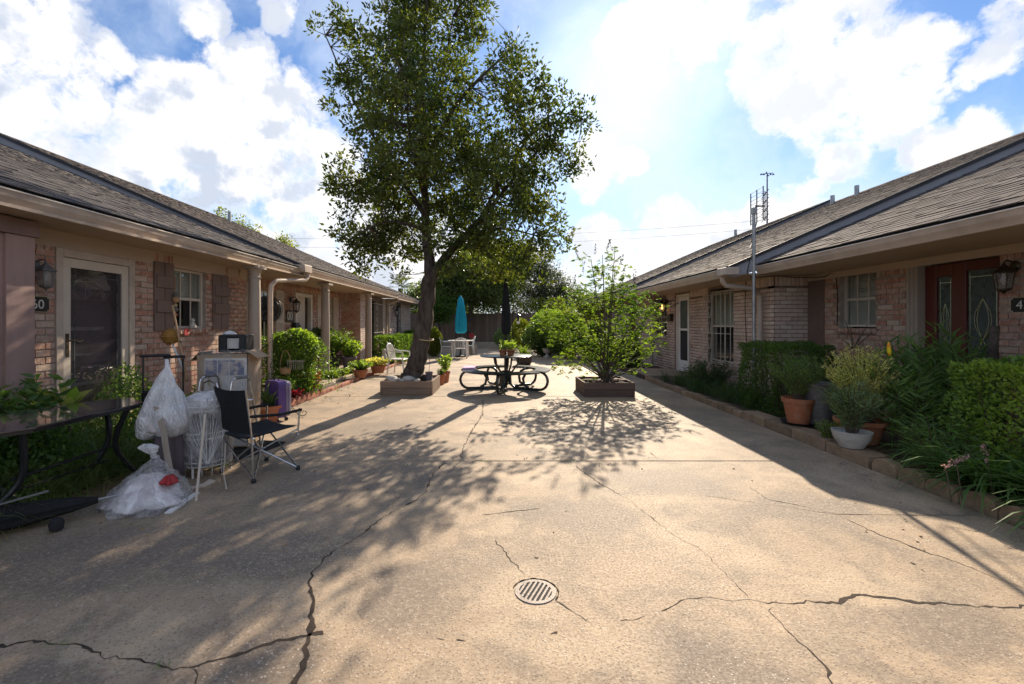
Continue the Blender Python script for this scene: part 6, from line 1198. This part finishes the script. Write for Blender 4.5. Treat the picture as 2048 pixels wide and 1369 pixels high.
b = MB(); b.tube([bp+Vector((.1*math.cos(a), 0, .02+.32*math.sin(a))) for a in np.linspace(0, math.pi, 16)], .006, 6); b.build('handle', 'broom_wood', t)
b = MB()
for k in range(9): b.tube([bp+Vector((.02+.035*k, .05, -.02)), bp+Vector((.02+.035*k, .05, .16))], .004, 4)
b.tube([bp+Vector((0, .05, .14)), bp+Vector((.33, .05, .14))], .005, 4); tag(b.build('wire_rack', 'iron_white', loc=tuple(bp)), 'small pale wire rack set in the vine behind the basket', 'rack')
t = thing('red_coleus', 'deep red leafy plant at the foot of the trained vine', 'plant', (-3.84, 9.1, .03)); stems(t, (-3.84, 9.1, .03), 44, .48, .22, .06, .04, 'red_leaf', 20, r0=.08)
t = thing('red_coleus', 'low dark red leaves beside the zigzag edging', 'plant', (-3.85, 8.3, .03)); stems(t, (-3.85, 8.3, .03), 26, .24, .2, .05, .03, 'red_leaf', 14, r0=.1)
t = thing('weedy_shrub', 'loose green weeds between the suitcase and the vine', 'weeds', (-4.0, 8.1, .03)); stems(t, (-3.98, 8.15, .03), 40, .5, .3, .06, .03, 'weed_leaf', 20, r0=.15)
t = thing('weedy_shrub', 'green leafy shoots against the brick behind the walking frame', 'weeds', (-3.9, 6.0, .03)); stems(t, (-3.9, 6.0, .03), 40, .6, .35, .08, .03, 'weed_leaf', 20, r0=.2)
for i, (px, py, lab) in enumerate(((660, 765, 'lime green bedding plant nearest the red foliage'), (672, 762, 'pale leaved bedding plant second from the red foliage'), (688, 758, 'bright green bedding plant in the middle of the soil strip'), (700, 754, 'silver bedding plant just before the first small terracotta pot'))):
    p = G(px, py); t = thing('bedding_plant', lab, 'bedding plant', p); stems(t, tuple(p), 34, .30, .22, .07, .03, ('bright_hedge_leaf', 'silver_leaf')[i % 2], 16, r0=.1)
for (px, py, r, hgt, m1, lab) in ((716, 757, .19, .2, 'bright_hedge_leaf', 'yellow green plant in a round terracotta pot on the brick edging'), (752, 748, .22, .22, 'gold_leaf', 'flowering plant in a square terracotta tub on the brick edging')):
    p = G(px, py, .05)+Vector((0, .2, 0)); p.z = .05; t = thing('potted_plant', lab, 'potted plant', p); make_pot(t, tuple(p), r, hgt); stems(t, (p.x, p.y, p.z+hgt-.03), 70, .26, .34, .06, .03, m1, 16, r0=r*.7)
c = Vector((-4.75, 12.6, .1)); t = thing('potted_plant', 'big dark fern in a grey tub under the middle of the porch', 'potted plant', c); make_pot(t, tuple(c), .28, .45, 'black_plastic'); stems(t, (c.x, c.y, .5), 90, .85, .6, .09, .03, 'hedge_leaf', 26, r0=.15)
c = Vector((-4.35, 12.9, .1)); t = thing('potted_plant', 'bright green trailing plant at the porch edge beside the middle column', 'potted plant', c); make_pot(t, tuple(c), .2, .4, 'grey_fabric'); stems(t, (c.x, c.y, .45), 80, .55, .42, .08, .045, 'bright_hedge_leaf', 20, r0=.15)
t = thing('plant_stand', 'tall black stand with dark potted foliage on the porch by the window', 'plant stand', (-5.1, 12.6, .1)); b = MB()
for dx in (-.2, .2):
    for dy in (-.2, .2): b.tube([(-5.1+dx, 12.9+dy, .1), (-5.1+dx*.8, 12.9+dy*.8, .95)], .012, 6)
for z in (.35, .93): b.tube([(-5.1+.2*math.cos(a), 12.9+.2*math.sin(a), z) for a in np.linspace(0, 6.28, 20)[:-1]], .01, 5, closed=True)
b.build('frame', 'black_metal', t); stems(t, (-5.1, 12.9, .9), 50, .45, .35, .1, .05, 'liriope_leaf', 16)
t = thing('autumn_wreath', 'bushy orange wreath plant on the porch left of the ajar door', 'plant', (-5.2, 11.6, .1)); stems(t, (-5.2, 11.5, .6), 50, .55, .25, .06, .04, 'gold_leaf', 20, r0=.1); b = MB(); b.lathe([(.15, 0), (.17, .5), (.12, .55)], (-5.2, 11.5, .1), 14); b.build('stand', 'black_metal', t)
t = thing('garden_statue', 'small grey stone statue standing in the left flower bed', 'statue', (-3.95, 15.7, .03)); c = G(776, 738)+Vector((-.2, .0, .0)); b = MB(); b.lathe([(.12, 0), (.13, .05), (.09, .08), (.10, .22), (.085, .34), (.05, .40), (.065, .46), (.06, .53), (.001, .57)], (-3.95, 15.2, .03), 16); b.build('figure', 'pale_stone', t, smooth=True)
t = thing('bedding_border', 'mixed low flowers edging the left bed near the white chair', 'flower bed', (-3.9, 16, .03)); stems(t, (-3.95, 16.3, .03), 120, .28, .9, .08, .04, 'weed_leaf', 14, r0=.7)
t = thing('pink_sign', 'pale pink oval ornament against the white iron gate', 'ornament', (-4.6, 16.6, 0)); b = MB(); b.lathe([(.001, 0), (.11, .1), (.14, .35), (.10, .62), (.001, .7)], (-4.55, 16.6, .1), 14, sq=.3); b.build('panel', 'pink_flower', t, smooth=True)
# ---- things by the tree planter
t = thing('stone_heap', 'rounded pale stones and a white bag in the pale planter box', 'stones', (-2.2, 9.5, .24))
for k in range(7): b = MB(); r = random.uniform(.05, .13); b.lathe([(.001, 0), (r*.8, r*.15), (r, r*.45), (r*.7, r*.85), (.001, r)], (-2.32+.09*k+random.uniform(-.03, .03), 9.35+random.uniform(-.1, .15), .235), 10, wob=lambda a, z: 1+.12*math.sin(3*a)); b.build('stone', 'pale_stone', t, smooth='all')
def bucketpot(name, lab, px, py, r, h, m, z=0.0, plant=None):
    p = G(px, py, z); p.z = z; t = thing(name, lab, 'potted plant' if plant else 'pot', p); make_pot(t, tuple(p), r, h, m); 
    if plant: plant(t, (p.x, p.y, z+h-.04))
    return t
b = MB(); b.box((-1.62, 9.62, .30), (.12, .14, .12)); tag(b.build('black_box', 'black_plastic', loc=(-1.62, 9.62, .24), bevel=.01), 'small black box on the soil right of the leaning trunk', 'box')
t = thing('grey_pot', 'dark grey plastic pot at the right corner of the pale planter', 'pot', (-1.55, 9.45, .24)); make_pot(t, (-1.52, 9.42, .235), .075, .2, 'grey_fabric'); b = MB(); b.tube([(-1.52, 9.42, .4), (-1.5, 9.42, .95)], .005, 5); b.build('stick', 'twig', t)
bucketpot('potted_plant', 'terracotta pot at the right side of the pale planter', 882, 770, .10, .24, 'terracotta', plant=lambda t, c: stems(t, c, 18, .2, .12, .06, .02, 'weed_leaf', 8))
bucketpot('potted_plant', 'leafy seedling in a terracotta pot just behind the planter corner', 890, 765, .125, .27, 'terracotta', plant=lambda t, c: stems(t, c, 16, .46, .16, .11, .045, 'bright_hedge_leaf', 12))
# ---- picnic table
pc = Vector((.07, 9.97, 0)); t = thing('picnic_table', 'round black metal picnic table with ring bench on looping tube legs', 'picnic table', pc); m_ = 'green_black_metal'
b = MB(); b.lathe([(.05, .705), (.55, .712), (.565, .722), (.565, .738), (.55, .745), (.05, .745)], pc, 56); b.build('table_top', m_, t, smooth=True)
for k in range(5):
    a = math.radians(188+72*k); d = Vector((math.cos(a), math.sin(a), 0)); q = [pc+d*.10+Vector((0, 0, .40)), pc+d*.12+Vector((0, 0, .12)), pc+d*.22+Vector((0, 0, .045)), pc+d*.5+Vector((0, 0, .04)), pc+d*.80+Vector((0, 0, .035))]
    q += [pc+d*(.80+.19*math.sin(x))+Vector((0, 0, .225-.19*math.cos(x))) for x in np.linspace(.2, math.pi-.2, 9)]+[pc+d*.80+Vector((0, 0, .413)), pc+d*.6+Vector((0, 0, .40)), pc+d*.48+Vector((0, 0, .36)), pc+d*.42+Vector((0, 0, .25)), pc+d*.45+Vector((0, 0, .12)), pc+d*.55+Vector((0, 0, .06))]
    b = MB(); b.tube(q, .029, 10); b.build('leg', m_, t, smooth=True)
    a += .6; d = Vector((math.cos(a), math.sin(a), 0)); b = MB(); b.tube([pc+d*.07+Vector((0, 0, .1)), pc+d*.12+Vector((0, 0, .35)), pc+d*.27+Vector((0, 0, .55)), pc+d*.30+Vector((0, 0, .71))], .02, 10); b.build('top_support', m_, t, smooth=True)
b = MB(); b.tube([pc+Vector((0, 0, .03)), pc+Vector((0, 0, .71))], .035, 14); b.build('centre_post', m_, t, smooth=True)
for a0, a1 in ((196, 316), (322, 436), (444, 550)):
    b = MB(); n = 22; vs = []
    for k in range(n+1):
        a = math.radians(a0+(a1-a0)*k/n)
        for r, z in ((.66, .405), (.66, .445), (.96, .445), (.98, .43), (.96, .405)): vs.append(pc+Vector((r*math.cos(a), r*math.sin(a), z)))
    b.add(vs, [(5*i+k, 5*i+(k+1) % 5, 5*i+5+(k+1) % 5, 5*i+5+k) for i in range(n) for k in range(5)]+[(0, 1, 2, 3, 4), tuple(5*n+k for k in (4, 3, 2, 1, 0))]); b.build('seat', m_, t, bevel=0)
b = MB(); vs = []; n = 10
for k in range(n+1):
    a = math.radians(158+34*k/n)
    for r, z in ((.68, .447), (.68, .485), (.94, .485), (.95, .447)): vs.append(pc+Vector((r*math.cos(a), r*math.sin(a), z)))
b.add(vs, [(4*i+k, 4*i+(k+1) % 4, 4*i+4+(k+1) % 4, 4*i+4+k) for i in range(n) for k in range(4)]+[(0, 1, 2, 3), tuple(4*n+k for k in (3, 2, 1, 0))]); tag(b.build('seat_cushion', 'pink_vinyl', loc=tuple(pc+Vector((-.8, 0, .45)))), 'pink cushion lying on the left of the picnic bench', 'cushion')
def parasol(name, lab, c, z0, z1, zc, r, m, base=True, pm='black_metal'):
    t = thing(name, lab, 'parasol', c); b = MB(); b.tube([c+Vector((0, 0, z0)), c+Vector((0, 0, z1))], .019, 8); b.build('pole', pm, t, smooth=True)
    h = z1-zc; b = MB(); b.lathe([(r*.55, zc-.06), (r*.8, zc-.02), (r*1.0, zc+.05), (r*.95, zc+h*.3), (r*.75, zc+h*.6), (r*.5, z1-.12), (r*.22, z1-.02), (.012, z1+.03)], c, 48, wob=lambda a, z: 1+(.20*math.sin(8*a)+.10*math.sin(5*a+1.5)+.04*math.sin(13*a))*min(1, (z1+.05-z)*2)); b.build('canopy', m, t, smooth='all')
    if base: b = MB(); b.lathe([(.24, 0), (.24, .05), (.05, .09), (.03, .3)], c, 20); b.build('base', pm, t, smooth=True)
    return t
parasol('closed_parasol', 'closed slim black parasol rising from the round picnic table', pc+Vector((0, .02, 0)), .05, 2.44, 1.25, .085, 'black_fabric', False)
for i, (dx, dy, r) in enumerate(((-.03, -.10, .075), (.09, -.02, .09))):
    c = pc+Vector((dx-(.04 if i == 0 else -.02), dy-.06, .746)); t = thing('potted_plant', ('small square terracotta pot on the picnic table, left of the pair', 'larger terracotta pot with seedlings on the picnic table, right of the pair')[i], 'potted plant', c); make_pot(t, tuple(c), r, .12); stems(t, (c.x, c.y, c.z+.09), 12, .24, .16, .09, .03, 'bright_hedge_leaf', 7)
# ---- patio set
tc_ = Vector((-1.33, 15.4, 0)); pcen = Vector(((921-CX)*19.6/F, 19.6, 0)); t = thing('patio_table', 'white plastic patio table under the closed teal parasol', 'table', pcen); b = MB(); b.lathe([(.05, .69), (.55, .69), (.56, .70), (.55, .72), (.05, .72)], pcen, 32); b.build('table_top', 'white_plastic', t, smooth=True)
for k in range(4): a = math.pi/4+math.pi/2*k; b = MB(); d = Vector((math.cos(a), math.sin(a), 0)); b.tube([pcen+d*.42+Vector((0, 0, .69)), pcen+d*.46], .025, 7); b.build('leg', 'white_plastic', t, smooth=True)
parasol('closed_parasol', 'closed teal parasol standing in the white patio table', pcen, .05, 2.62, 1.08, .215, 'teal_fabric', True)
def mono(name, lab):
    t = thing(name, lab, 'chair', (0, 0, 0), 'white plastic garden chairs'); b = MB(); b.prism([(-.22, -.2), (.22, -.2), (.25, .22), (-.25, .22)], 'z', .415, .435); b.build('seat', 'white_plastic', t, bevel=.005, local=True)
    for x, y in ((-.22, -.2), (.22, -.2), (-.24, .21), (.24, .21)): b = MB(); b.tube([(x, y, .42), (x*1.15, y*1.25, 0)], [.026, .018], 6); b.build('leg', 'white_plastic', t, smooth=True, local=True)
    for sx in (-1, 1): b = MB(); b.tube([(.25*sx, .22, .42), (.27*sx, .22, .62), (.275*sx, .1, .645), (.27*sx, -.12, .65), (.23*sx, -.24, .70)], .018, 7); b.build('armrest', 'white_plastic', t, smooth=True, local=True)
    b = MB(); b.tube([(-.22, -.2, .42), (-.23, -.25, .66), (-.19, -.29, .80), (-.08, -.30, .85), (.08, -.30, .85), (.19, -.29, .80), (.23, -.25, .66), (.22, -.2, .42)], .019, 8); b.build('backrest', 'white_plastic', t, smooth=True, local=True)
    for k in range(5): x = -.14+.07*k; b = MB(); b.tube([(x*.95, -.2, .43), (x, -.255, .63), (x*.95, -.295, .84)], .011, 5); b.build('back_slat', 'white_plastic', t, smooth=True, local=True)
    return t
ch = mono('garden_chair', 'x'); CH = [(798, 748, 100, 'white plastic chair left of the leaning trunk'), (921, 718, 178, 'white plastic chair at the patio table seen from behind'), (893, 713, -100, 'white plastic chair at the left side of the patio table'), (937, 710, 12, 'white plastic chair at the right side of the patio table')]
for i, (px, py, rz, lab) in enumerate(CH):
    o = ch if i == 0 else copy_tree(ch); p = G(px, py); place(o, p, math.radians(-rz if i == 0 else rz) if i else math.radians(-90-10), lab)
CHR = {0: -100, 1: 5, 2: -85, 3: 100}
for i, o in enumerate([o for o in bpy.data.objects if o.get('category') == 'chair' and o.get('group')]): o.rotation_euler = (0, 0, math.radians(CHR[i]))
t = thing('cinder_blocks', 'grey concrete blocks on the slab behind the patio table', 'concrete blocks', G(945, 708))
for k in range(2): p = G(944, 709); b = MB(); b.box((p.x+.02*k, p.y+.15, .1+.2*k), (.40, .2, .19)); b.build('block', 'concrete_block', t, bevel=.008)
t = thing('red_sign', 'small red round marker on a stick in front of the fence', 'marker', A(943, 672, 27)*1); p = A(943, 672, 27); b = MB(); b.tube([p+Vector((0, 0, -1.0)), p+Vector((0, 0, -.1))], .02, 6); b.build('stick', 'twig', t); b = MB(); b.lathe([(.001, -.02), (.16, -.02), (.16, .02), (.001, .02)], p, 16, Matrix.Rotation(math.pi/2, 3, 'X')); b.build('disc', 'red_thing', t)
# bird feeder pole near umbrella, barrel, urns, far shrubs
p = G(1025, 722); t = thing('bird_feeder', 'black shepherd hook with a small bird feeder behind the picnic table', 'bird feeder', p); b = MB(); b.tube([p, p+Vector((0, 0, 1.75)), p+Vector((.05, 0, 1.9)), p+Vector((.16, 0, 1.93)), p+Vector((.22, 0, 1.85))], .014, 7); b.build('pole', 'black_metal', t, smooth=True)
b = MB(); b.lathe([(.001, .12), (.10, .06), (.10, .05), (.05, .05), (.05, -.12), (.09, -.13), (.09, -.15), (.001, -.15)], p+Vector((.22, 0, 1.7)), 14); b.build('feeder', 'black_metal', t); b = MB(); b.box(p+Vector((.22, 0, 1.48)), (.12, .12, .1)); b.build('seed_cage', 'white_plastic', t)
p = G(1048, 730); t = thing('barrel_planter', 'half barrel planter of spiky light green leaves behind the picnic table', 'planter', p); b = MB(); b.lathe([(.22, 0), (.265, .12), (.275, .2), (.26, .32), (.235, .32), (.23, .27)], p, 24); b.build('barrel', 'barrel', t, smooth=True)
for z in (.07, .25): b = MB(); b.tube([p+Vector((.27*math.cos(a), .27*math.sin(a), z)) for a in np.linspace(0, 6.283, 25)[:-1]], .008, 4, closed=True); b.build('hoop', 'black_metal', t)
b = MB(); b.lathe([(.001, .26), (.23, .26), (.23, .27), (.001, .275)], p, 18); b.build('soil', 'soil', t)
N = 110; blades('foliage', np.array([[p.x, p.y, .27]]*N)+rng.normal(0, .07, (N, 3))*np.array([1, 1, 0]), rng.uniform(.3, .62, N), .032, rng.uniform(.1, .8, N), 'chaste_leaf', t, .35, 5)
for i, (px, lab) in enumerate(((1094, 'white stone urn before the dark shrub, nearer the picnic table'), (1116, 'white stone urn before the dark shrub, nearer the flowering shrub'))):
    p = G(px, 715); t = thing('garden_urn', lab, 'urn', p, 'white garden urns'); b = MB(); b.lathe([(.15, 0), (.15, .04), (.06, .08), (.05, .14), (.12, .2), (.17, .30), (.20, .36), (.2, .38), (.16, .38), (.14, .3)], p, 20); b.build('urn', 'pale_stone', t, smooth=True); b = MB(); b.lathe([(.001, .33), (.15, .33), (.15, .34), (.001, .345)], p, 14); b.build('soil', 'soil', t)
for (px, py, Y, r, hh, m1, lab, n) in ((1092, 690, 20, 1.0, 1.55, 'liriope_leaf', 'round dark shrub behind the white urns', 9000), (1135, 690, 19, .9, 1.75, 'hedge_leaf', 'green shrub hidden behind the left of the flowering shrub', 7000), (1042, 690, 23, .5, 1.6, 'yellow_back_leaf', 'yellow variegated shrub right of the bird feeder', 3600), (1105, 660, 24, 1.3, 2.2, 'bright_hedge_leaf', 'tall bright shrub left of the flowering shrub near the fence', 8000),
        (1190, 700, 18, .9, 1.3, 'hedge_leaf', 'dark shrub in the right bed behind the flowering shrub', 6000), (1255, 720, 14.5, .55, .9, 'hedge_leaf', 'dark shrub near the front of the far right house', 4000), (868, 690, 20, .38, 1.2, 'yellow_back_leaf', 'yellow green broad leaved plant right of the leaning trunk', 2600), (1010, 690, 26, .6, 1.2, 'silver_leaf', 'pale shrub below the fence left of the bird feeder', 2500), (1165, 690, 23, 1.2, 2.4, 'yellow_back_leaf', 'tall pale shrub at the far end of the right bed', 6000)):
    x = (px-CX)*Y/F; t = thing('garden_shrub', lab, 'shrub', (x, Y, 0)); P, d = ball_pts(n, (x, Y, hh*.52), (r, r*.8, hh*.52), .55); P += np.sin(P*5.3)*.06*r; leaves('foliage', P, d+rng.normal(size=d.shape)*.7+np.array([0, 0, .3]), .10 if Y > 17 else .06, .05 if Y > 17 else .035, m1, t)
    b = MB()
    for k in range(7): b.tube([(x+random.uniform(-.1, .1), Y, 0), (x+random.uniform(-.4, .4)*r, Y+random.uniform(-.3, .3), hh*.6)], [.02, .008], 5)
    b.build('stem', 'twig', t)
# ---- drain grate
gc = G(1071, 1184); t = thing('drain_grate', 'round rusty metal drain grate with parallel slots set in the concrete', 'drain', gc); b = MB(); n = 48; vs = []
for r, z in ((.088, .001), (.088, .0045), (.110, .0045), (.112, .001)): vs += [gc+Vector((r*math.cos(2*math.pi*k/n), r*math.sin(2*math.pi*k/n), z)) for k in range(n)]
b.add(vs, [(j*n+k, j*n+(k+1) % n, (j+1)*n+(k+1) % n, (j+1)*n+k) for j in range(3) for k in range(n)]); b.build('rim', 'grate', t)
b = MB(); b.lathe([(.001, .0012), (.0885, .0012), (.0885, .0016), (.001, .0016)], gc, 40); b.build('opening', 'dark_inside', t)
for k in range(-3, 4):
    o_ = k*.0245; hl = math.sqrt(.089**2-o_**2); Rg = RZ(math.radians(-24)); b = MB(); b.box(gc+Rg @ Vector((o_, 0, .0033)), (.0115, hl*2, .0022), Rg); b.build('bar', 'grate', t)
b = MB(); b.tube([gc+Vector((.122*math.cos(a), .122*math.sin(a), .001+.0008*math.sin(9*a))) for a in np.linspace(-.6, 2.9, 26)], [.0035+.002*math.sin(k*1.7) for k in range(26)], 5); tag(b.build('crack', 'crack', S1), None)
# ---- litter
P = []
for (px, py, n, sx, sy) in ((660, 790, 60, 40, 10), (1850, 1000, 26, 90, 40), (1000, 925, 20, 120, 5), (1100, 960, 14, 500, 60), (1650, 900, 30, 90, 40), (1000, 830, 30, 200, 40), (700, 1000, 20, 200, 60), (240, 1060, 12, 90, 12)):
    for k in range(n):
        q = G(px+random.gauss(0, sx), max(700, py+random.gauss(0, sy)), .004)
        if abs(q.x) < 3.5: P.append(tuple(q))
P = np.array(P); d = rng.normal(size=P.shape); d[:, 2] = .12*np.abs(d[:, 2]); o = leaves('leaf_litter', P, d, .026, .012, 'leaf_litter', fold=.1); tag(o, 'small dry fallen leaves scattered over the concrete', 'fallen leaves', kind='stuff')
P = np.array([tuple(G(px+random.gauss(0, 8), py+random.gauss(0, 1.2), .002)) for px, py in [(970, 922)]*26+[(1135, 922)]*26+[(1300, 920)]*8+[(116, 1290)]*8+[(322, 1334)]*8+[(1138, 930)]*10]); tag(blades('joint_weeds', P, .045, .004, 1.1, 'weed_leaf', None, .5, 3), 'tiny green weeds growing in the concrete joint', 'weeds', kind='stuff')
